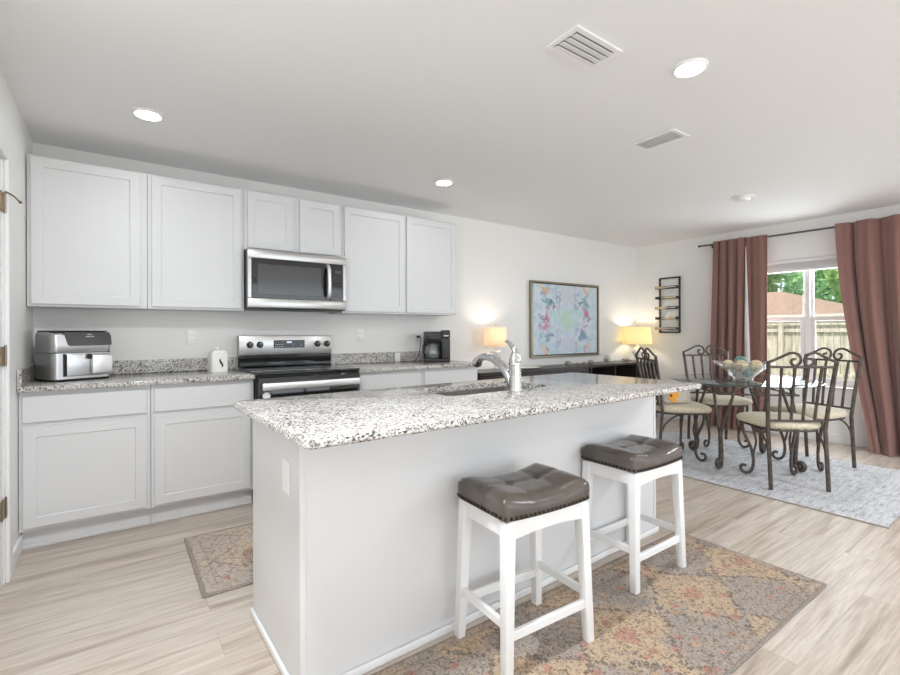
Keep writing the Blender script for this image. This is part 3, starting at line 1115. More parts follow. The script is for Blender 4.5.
def outlet(loc, label, rot=0.0, parent=None):
    e = empty('wall_outlet', loc, label, 'outlet', 'white wall outlets', rotz=rot)
    MB().box(-.036, .036, -.006, 0, -.058, .058, .003, 2).build('cover_plate', M['plastic_w'], e)
    for dz in (.021, -.021):
        MB().prism(rrect(-.017, .017, -.014, .014, .009), 0, .002, Matrix.Translation((0, -.006, dz)) @ Matrix.Rotation(PI / 2, 4, 'X')).build('receptacle', M['ceramic'], e)
        MB().box(-.008, -.006, -.0088, -.0078, dz - .004, dz + .006).box(.006, .008, -.0088, -.0078, dz - .004, dz + .006).build('slots', M['slot'], e, flat=True)
    return e


outlet((.905, -.0005, 1.165), 'white double outlet on the wall above the canister')
outlet((2.284, -.0005, 1.175), 'white double outlet on the wall just right of the range')
outlet((2.905, -.0005, 1.14), 'white double outlet behind the coffee maker, with a black plug in it')
o_ = empty('night_light', (2.655, -.0225, .9145), 'small white block standing against the granite backsplash', 'night light')
MB().box(-.028, .028, -.03, 0, 0, .088, .006, 2).build('housing', M['plastic_w'], o_)
MB().box(-.018, .018, -.033, -.029, .03, .076, .002).build('lens_cover', M['ceramic'], o_)

# ------------------------------------------------------------------ island
IX0, IX1, IY0, IY1 = .928, 3.082, -2.50, -1.905
isl = empty('kitchen_island', ((IX0 + IX1) / 2, (IY0 + IY1) / 2, 0), 'white panelled kitchen island under the granite slab', 'island')
hx, hy = (IX1 - IX0) / 2, (IY1 - IY0) / 2
MB().box(-hx + .02, hx - .02, -hy, -hy + .018, 0, .8835, .001).build('seating_panel', M['cab'], isl)
MB().box(-hx, -hx + .019, -hy, hy, 0, .8835, .0015).build('end_panel', M['cab'], isl)
MB().box(hx - .019, hx, -hy, hy, 0, .8835, .0015).build('end_panel', M['cab'], isl)
for cx_ in (-hx - .001, hx - .02):
    MB().box(cx_, cx_ + .021, -hy - .003, -hy, .0, .8835, .0008).build('corner_trim', M['cab'], isl)
cb = MB().box(-hx + .019, hx - .019, hy - .04, hy - .02, .11, .8835).box(-hx + .019, hx - .019, hy - .1, hy - .085, 0, .11)
cb.box(-hx + .019, hx - .019, -hy + .019, hy - .03, .1, .115)
cb.build('carcass', M['cab'], isl)
sm = MB().box(-hx - .014, -hx - .001, -hy - .014, hy, 0, .03, .004, 2).box(-hx - .001, hx + .014, -hy - .016, -hy - .003, 0, .03, .004, 2).box(hx + .001, hx + .014, -hy - .003, hy, 0, .03, .004, 2)
sm.build('shoe_moulding', M['trimw'], isl)
nd = 4
wd = (2 * hx - .04) / nd
for i in range(nd):
    q = shaker(MB(), 0, wd - .02, .13, .87, -.02)
    q.bm.transform(Matrix.Translation((hx - .03 - i * wd, hy - .02, 0)) @ Matrix.Rotation(PI, 4, 'Z'))
    q.build('door', M['cab'], isl, angle=20)
ow = MB().box(-hx - .005, -hx, -.2, -.13, .645, .76, .002).build('outlet_plate', M['plastic_w'], isl)

SX0, SX1, SY0, SY1 = 1.665, 2.345, -2.335, -2.005
top = MB()
bm = top.bm
outer = rrect(.853, 3.10, -2.775, -1.875, .035, 6)
inner = rrect(SX0, SX1, SY0, SY1, .06, 6)


def slab(bm, outer, inner, z0, z1, b=.006):
    def shrink(poly, d):
        n = len(poly)
        o = []
        for i in range(n):
            p0, p1, p2 = (Vector(poly[i - 1]), Vector(poly[i]), Vector(poly[(i + 1) % n]))
            a = (p1 - p0).normalized() if (p1 - p0).length > 1e-9 else (p2 - p1).normalized()
            c = (p2 - p1).normalized() if (p2 - p1).length > 1e-9 else a
            nn = Vector((-(a.y + c.y), a.x + c.x)).normalized()
            o.append((p1.x + nn.x * d, p1.y + nn.y * d))
        return o
    lv = [(z0, b), (z0 + b, 0), (z1 - b, 0), (z1 - b * .3, b * .3), (z1, b)]
    oR = [[bm.verts.new((x, y, z)) for x, y in shrink(outer, d)] for z, d in lv]
    iR = [[bm.verts.new((x, y, z)) for x, y in inner] for z in (z0, z1)]
    for R in (oR, iR):
        for A, B in zip(R, R[1:]):
            n = len(A)
            for k in range(n):
                bm.faces.new((A[k], A[(k + 1) % n], B[(k + 1) % n], B[k]))
    for o, i in ((oR[0], iR[0]), (oR[-1], iR[-1])):
        ed = []
        for L in (o, i):
            for k in range(len(L)):
                ed.append(bm.edges.get((L[k], L[(k + 1) % len(L)])))
        bmesh.ops.triangle_fill(bm, edges=ed, use_beauty=True, use_dissolve=False)


slab(bm, outer, inner, .884, .914)
itop = tag(top.build('island_countertop', M['granite'], angle=30), 'large speckled granite slab on the island, cut out for the sink', 'countertop', 'granite countertops')

sk = MB()
bm = sk.bm
lv = [(rrect(SX0 - .012, SX1 + .012, SY0 - .012, SY1 + .012, .065), .8825), (rrect(SX0 - .004, SX1 + .004, SY0 - .004, SY1 + .004, .062), .8825),
      (rrect(SX0 + .0, SX1 - .0, SY0 + .0, SY1 - .0, .06), .72), (rrect(SX0 + .02, SX1 - .02, SY0 + .02, SY1 - .02, .06), .70)]
R = [[bm.verts.new((x, y, z)) for x, y in poly] for poly, z in lv]
for A, B in zip(R, R[1:]):
    n = len(A)
    for k in range(n):
        bm.faces.new((A[k], A[(k + 1) % n], B[(k + 1) % n], B[k]))
bm.faces.new(R[-1])
so = sk.build('kitchen_sink', M['steel_sink'])
tag(so, 'stainless undermount sink set into the island slab', 'sink')
MB().lathe([(.0, .7015), (.04, .7015), (.045, .7035), (.05, .7015)], 24, (2.0, -2.17, 0)).build('drain', M['chrome'], so)

fc = empty('kitchen_faucet', (1.988, -2.42, .9142), 'chrome single-lever pull-out faucet rising behind the island sink', 'faucet')
b = MB().lathe([(0, 0), (.037, 0), (.037, .006), (.031, .010), (.029, .02), (.028, .1), (.029, .13), (.0315, .133), (.0315, .142), (.029, .145), (.027, .165), (.018, .19), (0, .197)], 28)
b.build('faucet_body', M['chrome'], fc)
pts = catmull([(0, .015, .03), (0, .045, .075), (0, .095, .125), (0, .16, .155), (0, .22, .162), (0, .26, .15), (0, .283, .125)], 6)
n = len(pts)
rs = [.024 - .005 * min(1, i / (n * .5)) + (.008 * max(0, (i / (n - 1) - .75)) / .25) for i in range(n)]
b = MB().tube(pts, .02, 16, rs=rs)
b.build('spout', M['chrome'], fc)
MB().tube([(0, .283, .125), (0, .29, .115)], .02, 16, rs=[.023, .02]).build('spray_head', M['darkgrey'], fc)
pts = catmull([(0, -.006, .175), (0, .004, .2), (0, .022, .222), (0, .042, .238), (0, .062, .246)], 5)
n = len(pts)
MB().tube(pts, .01, 12, rs=[.013 - .005 * i / (n - 1) for i in range(n)]).build('lever', M['chrome'], fc)

# the island stands a touch out of square with the wall
ang = math.radians(1.2)
piv = Vector((.928, -2.5, 0))
for o in (isl, itop, so, fc):
    o.location = piv + Matrix.Rotation(ang, 3, 'Z') @ (o.location - piv)
    o.rotation_euler.z += ang

# ------------------------------------------------------------------ rugs and mats
def rug(name, x0, x1, y0, y1, material, label, cat='rug', th=.008):
    o = MB().box(-(x1 - x0) / 2, (x1 - x0) / 2, -(y1 - y0) / 2, (y1 - y0) / 2, 0, th, .003).build(name, material, loc=((x0 + x1) / 2, (y0 + y1) / 2, .0005))
    return tag(o, label, cat)


rug('runner_rug', .75, 3.17, -3.265, -2.535, M['rug'], 'faded persian runner rug under the two bar stools', th=.009)
rug('area_rug', 4.25, 5.90, -3.27, -.97, M['greyrug'], 'pale grey distressed area rug under the dining set', th=.007)
rug('kitchen_mat', .755, 1.955, -1.66, -.92, M['mat'], 'small faded beige patterned mat between the island and range', 'mat', .01)


# ------------------------------------------------------------------ bar stools
def bar_stool(loc, rotz, label):
    e = empty('bar_stool', loc, label, 'bar stool', 'saddle bar stools at the island', rotz)
    # seat: saddle cushion
    hw, hd_ = .212, .152
    nx, ny = 28, 20
    bm = bmesh.new()

    def top_z(u, v):
        ed = max(abs(u), abs(v)) ** 10
        z = .592 + .032 * u * u - .006 * (v * v)
        z -= .030 * max(abs(u) ** 9, abs(v) ** 9)
        # tuft seams
        for su in (-.33, .33):
            z -= .004 * math.exp(-((u - su) / .045) ** 2)
        z -= .004 * math.exp(-(v / .06) ** 2)
        for su in (-.33, .33):
            z -= .0045 * math.exp(-(((u - su) / .09) ** 2 + (v / .12) ** 2))
        return z + .022
    grid = []
    for i in range(nx + 1):
        row = []
        for j in range(ny + 1):
            u, v = -1 + 2 * i / nx, -1 + 2 * j / ny
            # round plan corners
            k = 1 - .035 * (abs(u) ** 8) * (abs(v) ** 8)
            row.append(bm.verts.new((u * hw * k, v * hd_ * k, top_z(u, v))))
        grid.append(row)
    for i in range(nx):
        for j in range(ny):
            bm.faces.new((grid[i][j], grid[i + 1][j], grid[i + 1][j + 1], grid[i][j + 1]))
    edge = [grid[i][0] for i in range(nx + 1)] + [grid[nx][j] for j in range(1, ny + 1)] + [grid[i][ny] for i in range(nx - 1, -1, -1)] + [grid[0][j] for j in range(ny - 1, 0, -1)]
    prev = edge
    for s, dz in ((1.012, -.012), (1.016, -.03), (1.0, None)):
        ring = []
        for v in edge:
            u = v.co.x / hw
            zz = (v.co.z + dz) if dz is not None else .540 + .007 * u * u
            ring.append(bm.verts.new((v.co.x * s, v.co.y * s, zz)))
        m_ = len(ring)
        for k in range(m_):
            bm.faces.new((prev[k], ring[k], ring[(k + 1) % m_], prev[(k + 1) % m_]))
        prev = ring
    bm.faces.new(prev)
    low = [v.co.copy() for v in prev]
    mb = MB()
    mb.bm.free()
    mb.bm = bm
    mb.build('seat', M['leather'], e, angle=60)
    # nailheads
    nb = MB()
    L = 0
    last = None
    per = low + [low[0]]
    acc = 0
    for a, b_ in zip(per, per[1:]):
        seglen = (b_ - a).length
        dpos = -acc
        while dpos + .021 <= seglen:
            dpos += .021
            p = a.lerp(b_, dpos / seglen)
            nrm = Vector((p.x / hw if abs(p.x) > hw * .985 else 0, p.y / hd_ if abs(p.y) > hd_ * .985 else 0, 0))
            if nrm.length < .1:
                nrm = Vector((p.x, p.y, 0))
            nrm.normalize()
            nb.sphere(p + nrm * .0018 + Vector((0, 0, .010)), .0078, 6)
        acc = seglen - dpos
    nb.build('nailhead_trim', M['nail'], e, angle=80)
    # apron with a sagging underside
    ap = MB()
    for sy in (-1, 1):
        poly = []
        for k in range(11):
            x = -.19 + .038 * k
            poly.append((x, .538 + .007 * (x / hw) ** 2))
        low_ = [(x, .475 + .014 * (1 - (x / .19) ** 2)) for x in [-.19 + .038 * k for k in range(11)]]
        pg = low_ + list(reversed(poly))
        ap.prism(pg, -.009, .009, Matrix.Translation((0, sy * .138, 0)) @ Matrix.Rotation(PI / 2, 4, 'X'))
    for sx in (-1, 1):
        ap.box(sx * .19 - .009, sx * .19 + .009, -.13, .13, .485, .543)
    ap.build('apron', M['trimw'], e)
    for sx in (-1, 1):
        for sy in (-1, 1):
            lg = MB()
            bm2 = lg.bm
            tx, ty, bx, by = sx * .183, sy * .128, sx * .203, sy * .145
            A = [bm2.verts.new((bx + a * .0165, by + b_ * .0165, 0)) for a, b_ in ((-1, -1), (1, -1), (1, 1), (-1, 1))]
            B = [bm2.verts.new((tx + a * .021, ty + b_ * .021, .541)) for a, b_ in ((-1, -1), (1, -1), (1, 1), (-1, 1))]
            for k in range(4):
                bm2.faces.new((A[k], A[(k + 1) % 4], B[(k + 1) % 4], B[k]))
            bm2.faces.new(B)
            bm2.faces.new(list(reversed(A)))
            bmesh.ops.bevel(bm2, geom=list(bm2.edges), offset=.003, segments=2, affect='EDGES', profile=.5)
            lg.build('leg', M['trimw'], e)
    for sy in (-1, 1):
        MB().box(-.185, .185, sy * .138 - .009, sy * .138 + .009, .128, .162, .003).build('stretcher', M['trimw'], e)
    for sx in (-1, 1):
        MB().box(sx * .197 - .009, sx * .197 + .009, -.125, .125, .168, .2, .003).build('stretcher', M['trimw'], e)
    return e


bar_stool((1.733, -2.708, .0098), math.radians(-3), 'white bar stool with brown leather saddle seat, nearest the camera')
bar_stool((2.572, -2.634, .0098), math.radians(0), 'white bar stool with brown leather saddle seat at the far end of island')


# ------------------------------------------------------------------ dining set
RZ = .0077
CZ = .0095
TC = (5.13, -2.09)
dt = empty('dining_table', (TC[0], TC[1], RZ), 'round glass dining table on scrolled dark iron legs', 'table')
MB().lathe([(0, .736), (.592, .736), (.6, .739), (.6, .746), (.592, .749), (0, .749)], 72).build('glass_top', M['tableglass'], dt, angle=30)
MB().lathe([(.6005, .739), (.6025, .740), (.6025, .746), (.6005, .747), (.6005, .739)], 72).build('glass_edge', M['glassedge'], dt, angle=30)
LR = .44
cor = [Vector((LR, 0, 0)), Vector((0, LR, 0)), Vector((-LR, 0, 0)), Vector((0, -LR, 0))]
MB().tube([c_ + Vector((0, 0, .725)) for c_ in cor] + [cor[0] + Vector((0, 0, .725))], .0095, 8).build('top_rail', M['iron'], dt)
MB().tube([c_ + Vector((0, 0, .648)) for c_ in cor] + [cor[0] + Vector((0, 0, .648))], .008, 8).build('lower_rail', M['iron'], dt)
for i in range(4):
    a, b_ = cor[i], cor[(i + 1) % 4]
    mid = (a + b_) / 2
    dr_ = (b_ - a).normalized()
    scr = MB()
    for s in (-1, 1):
        P2 = [(.27, .65), (.2, .668), (.13, .695), (.07, .718), (.03, .715), (.012, .695), (.022, .672), (.048, .668), (.06, .684), (.048, .696)]
        scr.tube(catmull([mid + dr_ * s * p + Vector((0, 0, z)) for p, z in P2], 4), .006, 6)
    scr.build('scroll', M['iron'], dt)
for i in range(4):
    c_ = cor[i]
    out = c_.normalized()
    lg = MB()
    for nb_ in (cor[i - 1], cor[(i + 1) % 4]):
        sd = (nb_ - c_).normalized()
        lg.tube(catmull([c_ + sd * .13 + Vector((0, 0, .72)), c_ + sd * .1 + Vector((0, 0, .6)), c_ + sd * .045 + Vector((0, 0, .44)), c_ + sd * .012 - out * .01 + Vector((0, 0, .32)), c_ - out * .02 + Vector((0, 0, .25))], 4), .012, 8)
    pl = catmull([c_ - out * .012 + Vector((0, 0, .36)), c_ - out * .02 + Vector((0, 0, .25)), c_ - out * .03 + Vector((0, 0, .13)), c_ - out * .02 + Vector((0, 0, .05)), c_ + Vector((0, 0, .022))], 4)
    lg.tube(pl, .02, 8, rs=[.016 + .008 * k / (len(pl) - 1) for k in range(len(pl))])
    lg.tube(catmull([c_ + Vector((0, 0, .022)), c_ + out * .028 + Vector((0, 0, .03)), c_ + out * .036 + Vector((0, 0, .06)), c_ + out * .016 + Vector((0, 0, .082)), c_ + Vector((0, 0, .062))], 4), .021, 8)
    lg.build('leg', M['iron'], dt, angle=60)


def dining_chair(loc, rotz, label):
    e = empty('dining_chair', loc, label, 'chair', 'iron dining chairs around the glass table', rotz)
    # cushion
    cu = MB()
    prof = [(0, .446), (.85, .446), (.97, .452), (1.0, .468), (1.0, .48), (.96, .497), (.85, .508), (.6, .518), (0, .522)]
    cu.lathe([(r * .243, z) for r, z in prof], 40, (0, .028, 0), 1.0, 1.0, power=3.6)
    for v in cu.bm.verts:
        v.co.x *= 1 + .10 * (v.co.y / .2)
    cu.build('seat_cushion', M['upholstery'], e, angle=70)
    fr_ = MB()
    ring = []
    for k in range(32):
        a = 2 * PI * k / 32
        ca, sa = math.cos(a), math.sin(a)
        x = math.copysign(abs(ca) ** (2 / 3.6), ca) * .215
        y = math.copysign(abs(sa) ** (2 / 3.6), sa) * .205 + .005
        ring.append((x * (1 + .1 * y / .2), y, .438))
    fr_.tube(ring, .009, 8, closed=True)
    fr_.build('seat_frame', M['iron'], e, angle=60)
    bend = lambda z: -.236 + .036 * min(1, z / .45) - .075 * max(0, (z - .45) / .52) ** 1.3
    wx = lambda z: .2 + .034 * max(0, (z - .45) / .52)
    for s in (-1, 1):
        pts = [(s * wx(z), bend(z), z) for z in (0, .15, .3, .45, .6, .75, .88, .968)]
        MB().tube(pts, .0145, 6).build('back_post', M['iron'], e, angle=40)
    for s in (-1, 1):
        P2 = [(.234, .962), (.2, .975), (.15, 1.0), (.1, 1.026), (.06, 1.03), (.024, 1.01), (.012, .975), (.024, .945), (.052, .936), (.076, .953), (.074, .978), (.052, .985)]
        MB().tube(catmull([(s * x, bend(z), z) for x, z in P2], 4), .0098, 8).build('crest_scroll', M['iron'], e, angle=60)
    for z in (.925, .515):
        MB().tube([(-wx(z), bend(z), z), (wx(z), bend(z), z)], .0095, 8).build('back_rail', M['iron'], e)
    for i in range(4):
        k = -.6 + .4 * i
        MB().tube([(k * wx(z), bend(z), z) for z in (.515, .62, .72, .82, .925)], .0108, 6).build('spindle', M['iron'], e, angle=40)
    for s in (-1, 1):
        u = Vector((s * .8, .6, 0)).normalized()
        base = Vector((s * .185, .155, 0))
        R2 = [(.01, .436), (.012, .39), (-.004, .33), (-.04, .25), (-.062, .17), (-.065, .09), (-.05, .035), (-.02, .0125), (.014, .022), (.026, .05), (.01, .074), (-.015, .07)]
        lg = MB()
        pl = catmull([base + u * (r + .015) + Vector((0, 0, z)) for r, z in R2], 4)
        lg.tube(pl, .012, 8)
        R3 = [(-.045, .436), (-.07, .36), (-.085, .28), (-.07, .2), (-.062, .15)]
        lg.tube(catmull([base + u * (r + .015) + Vector((0, 0, z)) for r, z in R3], 4), .008, 8)
        lg.build('front_leg', M['iron'], e, angle=60)
        MB().tube(catmull([(s * .2, bend(.25), .25), (s * .2, bend(.3) + .035, .34), (s * .205, -.1, .41), (s * .208, -.03, .434)], 4), .008, 8).build('brace', M['iron'], e, angle=60)
    return e


def face(dx, dy):
    return math.atan2(-dx, dy)


dining_chair((4.775, -1.645, CZ), face(.8, -.6), 'iron dining chair nearest the island, holding the orange-marked pillow')
dining_chair((5.60, -1.66, CZ), face(-.64, -.77), 'iron dining chair on the far side of the table, in front of left curtain')
dining_chair((4.75, -2.53, CZ), face(.67, .74), 'iron dining chair in the foreground, its barred back to the camera')
dining_chair((5.505, -2.50, CZ), face(-.95, .31), 'iron dining chair under the window, beside the right curtain')

# bowl with woven balls
bo = empty('glass_bowl', (5.11, -2.105, RZ + .7495), 'clear flared glass bowl at the centre of the table', 'bowl')


def wav(a, r, z):
    k = z / .15
    return r * (1 + .10 * k * math.cos(4 * a + .6)), .012 * k * k * math.cos(4 * a + .6)


prof = [(0, .004), (.075, .004), (.085, .02), (.13, .07), (.19, .118), (.24, .145), (.245, .15), (.238, .151), (.185, .124), (.124, .076), (.078, .03), (.06, .014), (0, .012)]
MB().lathe([(0, 0), (.08, 0), (.08, .004), (0, .004)], 40).build('foot', M['bowlglass'], bo)
MB().lathe(prof, 56, wave=wav).build('bowl_body', M['bowlglass'], bo, angle=60)
rv = Vector((.814, -.58, 0))
fv = Vector((.58, .814, 0))
balls = [(-.105, .05, .128, .052, 'ball_cream', 'cream woven ball, leftmost in the glass bowl'),
         (-.055, -.06, .130, .054, 'ball_tan', 'tan woven ball in the glass bowl, second from left'),
         (.008, .05, .158, .056, 'ball_teal', 'teal mosaic ball on top of the others in the bowl'),
         (.098, -.03, .128, .054, 'ball_tan', 'tan woven ball on the right in the glass bowl'),
         (.028, -.02, .064, .044, 'ball_teal', 'teal mosaic ball low in the bowl, seen through the glass')]
for a, b_, z, r, mm, lb in balls:
    p = Vector((5.11, -2.105, RZ + .7495)) + rv * a + fv * b_
    tag(MB().sphere((0, 0, 0), r, 24).build('decorative_ball', M[mm], loc=(p.x, p.y, p.z + z), angle=80), lb, 'ball', 'woven balls in the glass bowl')

# small pillow on the chair by the island
pw = empty('throw_pillow', (4.67, -1.73, CZ + .522), 'small beige pillow with an orange patch on the chair by island', 'pillow', rotz=math.radians(-38))
p = MB()
p.lathe([(0, -.04), (.5, -.038), (.85, -.018), (1, 0), (.85, .018), (.5, .038), (0, .04)], 32, power=5)
p.bm.transform(Matrix.Translation((0, 0, .075)) @ Matrix.Rotation(math.radians(80), 4, 'X') @ Matrix.Diagonal((.12, .075, 1, 1)))
p.build('cushion', M['beige_fabric'], pw, angle=70)
p = MB().sphere((-.045, -.036, .075), .05, 16, 1, .18, 1.15)
p.build('orange_patch', M['orange_fabric'], pw, angle=70)
MB().sphere((-.075, -.046, .08), .011, 10, 1, .5, 1).build('dark_button', M['blackplastic'], pw, angle=70)

# ------------------------------------------------------------------ curtains
def curtain_sheet(yt, yb, zt, zb, folds, amp, x, th=.004, bulge=0.0, phase=0.0, ny=90, nz=40, pinch=.6, edge=None, power=None):
    mb = MB()
    bm = mb.bm
    layers = []
    for off in (0, th):
        g = []
        for j in range(nz + 1):
            s = j / nz
            z = zt + (zb - zt) * s
            row = []
            for i in range(ny + 1):
                u = i / ny
                y0 = yt[0] + (yb[0] - yt[0]) * (s ** 1.6)
                y1 = yt[1] + (yb[1] - yt[1]) * (s ** 1.6)
                y = y0 + (y1 - y0) * u
                if power:
                    y = yt[0] + (yt[1] - yt[0]) * u + (yb[0] - yt[0]) * (s ** 1.6) * (1 - u) ** power
                a = amp * (pinch + (1 - pinch) * min(1, s * 2.2))
                ph = 2 * PI * folds * u + phase + .5 * math.sin(3 * s + 5 * u)
                dx = a * (math.sin(ph) + .35 * math.sin(2.3 * ph + 1.1 * s))
                dy = .35 * a * math.cos(ph)
                if edge:
                    dy += edge(u, s)
                bx = bulge * max(0, (s - .8) / .2) ** 2
                row.append(bm.verts.new((x - dx - bx + off, y + dy, z)))
            g.append(row)
        layers.append(g)
    F, Bk = layers
    for j in range(nz):
        for i in range(ny):
            bm.faces.new((F[j][i], F[j][i + 1], F[j + 1][i + 1], F[j + 1][i]))
            bm.faces.new((Bk[j][i], Bk[j + 1][i], Bk[j + 1][i + 1], Bk[j][i + 1]))
    for i in range(ny):
        bm.faces.new((F[0][i], Bk[0][i], Bk[0][i + 1], F[0][i + 1]))
        bm.faces.new((F[nz][i], F[nz][i + 1], Bk[nz][i + 1], Bk[nz][i]))
    for j in range(nz):
        bm.faces.new((F[j][0], F[j + 1][0], Bk[j + 1][0], Bk[j][0]))
        bm.faces.new((F[j][ny], Bk[j][ny], Bk[j + 1][ny], F[j + 1][ny]))
    return mb


CX = XR - .085
FX = -.064     # the panels hang in front of the rod
rod = empty('curtain_rod', (CX, -2.1, 2.30), 'thin dark curtain rod above the dining window', 'curtain rod')
MB().cyl((0, 1.13, .006), (0, -1.35, -.008), .0105, 12).build('rod', M['rodgrey'], rod)
for yy in (1.13, -1.35):
    MB().cyl((0, yy - .012, .006 if yy > 0 else -.008), (0, yy + .012, .006 if yy > 0 else -.008), .0135, 12).build('end_cap', M['darkgrey'], rod)
for yy in (1.0, -1.25):
    MB().box(0, .084, yy - .006, yy + .006, -.006, .006).box(.078, .0845, yy - .012, yy + .012, -.03, .03).build('bracket', M['darkgrey'], rod)

lc = empty('curtain', (CX, -1.4, 0), 'mauve-brown curtain panel left of the window, with a pale lining strip', 'curtain', 'mauve-brown window curtains')
curtain_sheet((.215, -.16), (.285, -.13), 2.325, .012, 4.0, .034, FX, .004, bulge=.02, phase=.4).build('left_panel', M['curtain'], lc, angle=70)
curtain_sheet((-.135, -.365), (-.15, -.36), 2.322, .012, 1.6, .016, FX + .02, phase=2.0, ny=40).build('turned_panel', M['curtain'], lc, angle=70)
lnm = MB()
pts = []
for j in range(30):
    s = j / 29
    z = 2.2 + (.02 - 2.2) * s
    w_ = .006 + .085 * s
    yc = -.16 - .02 * s
    pts.append([(FX - .036 - .004 * math.sin(6 * s), yc + .5 * w_, z), (FX - .047, yc - .1 * w_, z), (FX - .036, yc - .55 * w_, z), (FX - .032, yc - .55 * w_, z), (FX - .042, yc - .1 * w_, z), (FX - .031, yc + .5 * w_, z)])
rows = [[lnm.bm.verts.new(p) for p in r] for r in pts]
for A, B in zip(rows, rows[1:]):
    for k in range(6):
        lnm.bm.faces.new((A[k], A[(k + 1) % 6], B[(k + 1) % 6], B[k]))
lnm.bm.faces.new(rows[0])
lnm.bm.faces.new(rows[-1])
tag(lnm.build('lining', M['lining'], lc, angle=70), 'pale lining strip')

rc = empty('curtain', (CX, -2.8, 0), 'mauve-brown curtain panel at the right edge, bunched wide over the window', 'curtain', 'mauve-brown window curtains')
curtain_sheet((.385, -.62), (.09, -.6), 2.315, .006, 4.6, .058, FX, bulge=.07, phase=.9, ny=150, nz=60, power=2.2).build('panel', M['curtain'], rc, angle=70)

# ------------------------------------------------------------------ wine rack on the window wall
wr = empty('wine_rack', (XR, -.53, 1.176), 'narrow black iron wine rack mounted on the wall left of the curtain', 'wine rack')
f_ = MB()
W, H = .152, .775
f_.box(-.03, -.012, -W, -W + .02, .02, H - .02, .002).box(-.03, -.012, W - .02, W, .02, H - .02, .002).box(-.03, -.012, -W, W, 0, .02, .002).box(-.03, -.012, -W, W, H - .02, H, .002)
for z in (.03, H - .03):
    f_.box(-.014, 0, -W + .002, -W + .018, z - .01, z + .01).box(-.014, 0, W - .018, W - .002, z - .01, z + .01)
f_.build('frame', M['black_iron'], wr)
for i in range(5):
    z = .045 + i * .142
    sh_ = MB()
    sh_.box(-.125, -.031, -W, -W + .008, z, z + .034, .002).box(-.125, -.031, W - .008, W, z, z + .034, .002)
    sh_.box(-.128, -.12, -W, W, z, z + .012, .002).box(-.04, -.031, -W, W, z, z + .012, .002).box(-.128, -.12, -W, W, z + .026, z + .034, .002)
    for k in range(5):
        yy = -W + .02 + k * (2 * W - .04) / 4
        sh_.box(-.126, -.033, yy - .004, yy + .004, z, z + .006)
    so_ = sh_.build('shelf', M['black_iron'], wr)
    sl_ = MB()
    a = (-.005 if i % 2 == 0 else -W + .012)
    sl_.box(-.133, -.128, a, a + W - .008, z + .002, z + .034, .001)
    sl_.build('shelf_slat', M['rackwood'], so_)

# ------------------------------------------------------------------ picture
pc = empty('framed_picture', (5.13, -.002, 1.353), 'large framed pale blue abstract painting with mirrored flowers', 'picture')
PW, PH = .645, .47
f_ = MB()
for a in ((-PW, PW, -PH, -PH + .022), (-PW, PW, PH - .022, PH), (-PW, -PW + .022, -PH + .022, PH - .022), (PW - .022, PW, -PH + .022, PH - .022)):
    f_.box(a[0], a[1], -.045, -.001, a[2], a[3], .003)
f_.build('frame', M['gilt'], pc)
il = MB()
for a in ((-PW + .022, PW - .022, -PH + .022, -PH + .034), (-PW + .022, PW - .022, PH - .034, PH - .022), (-PW + .022, -PW + .034, -PH + .034, PH - .034), (PW - .034, PW - .022, -PH + .034, PH - .034)):
    il.box(a[0], a[1], -.034, -.001, a[2], a[3])
il.build('inner_liner', M['black_iron'], pc)
MB().box(-PW + .03, PW - .03, -.03, -.002, -PH + .03, PH - .03).build('canvas', M['canvas'], pc, flat=True)

# ------------------------------------------------------------------ consoles along the back wall
CT = .788
cs = empty('console_cabinet', (4.26, -.2, 0), 'long dark espresso console against the wall under the picture, left one', 'console', 'dark consoles along the wall')
MB().box(-.86, .86, -.205, .18, CT - .03, CT, .004).build('top', M['espresso'], cs)
MB().box(-.85, .85, -.185, .17, .08, CT - .03, .002).build('carcass', M['espresso'], cs)
for i in range(4):
    x0_ = -.845 + i * .4225
    MB().box(x0_ + .004, x0_ + .4185, -.203, -.186, .09, CT - .05, .003).build('door', M['espresso'], cs)
for sx in (-.8, .8):
    for sy in (-.15, .14):
        MB().box(sx - .03, sx + .03, sy - .03, sy + .03, 0, .08).build('foot', M['espresso'], cs)
c2 = empty('bookcase', (5.855, -.2, 0), 'low dark open bookcase under the cream lamp, right of the console', 'bookcase', 'dark consoles along the wall')
MB().box(-.725, .725, -.205, .18, CT - .03, CT, .004).build('top', M['espresso'], c2)
MB().box(-.72, -.695, -.2, .17, 0, CT - .03).build('side_panel', M['espresso'], c2, flat=True)
MB().box(.695, .72, -.2, .17, 0, CT - .03).build('side_panel', M['espresso'], c2, flat=True)
MB().box(-.695, .695, .155, .17, .05, CT - .03).build('back_panel', M['espresso'], c2, flat=True)
for z in (.05, .4):
    MB().box(-.695, .695, -.195, .154, z, z + .022).build('shelf', M['espresso'], c2, flat=True)
for x in (-.22, .25):
    MB().box(x - .011, x + .011, -.195, .154, .073, .399).box(x - .011, x + .011, -.195, .154, .423, CT - .031).build('divider', M['espresso'], c2, flat=True)

# things on the consoles
def pebble(x, y, r, fz, label, mm='stone', cat='stone'):
    o = MB().sphere((0, 0, r * fz), r, 16, 1.25, 1.0, fz).build('decorative_stone', M[mm], loc=(x, y, CT + .0005), angle=80)
    return tag(o, label, cat, 'ornaments on the dark consoles')


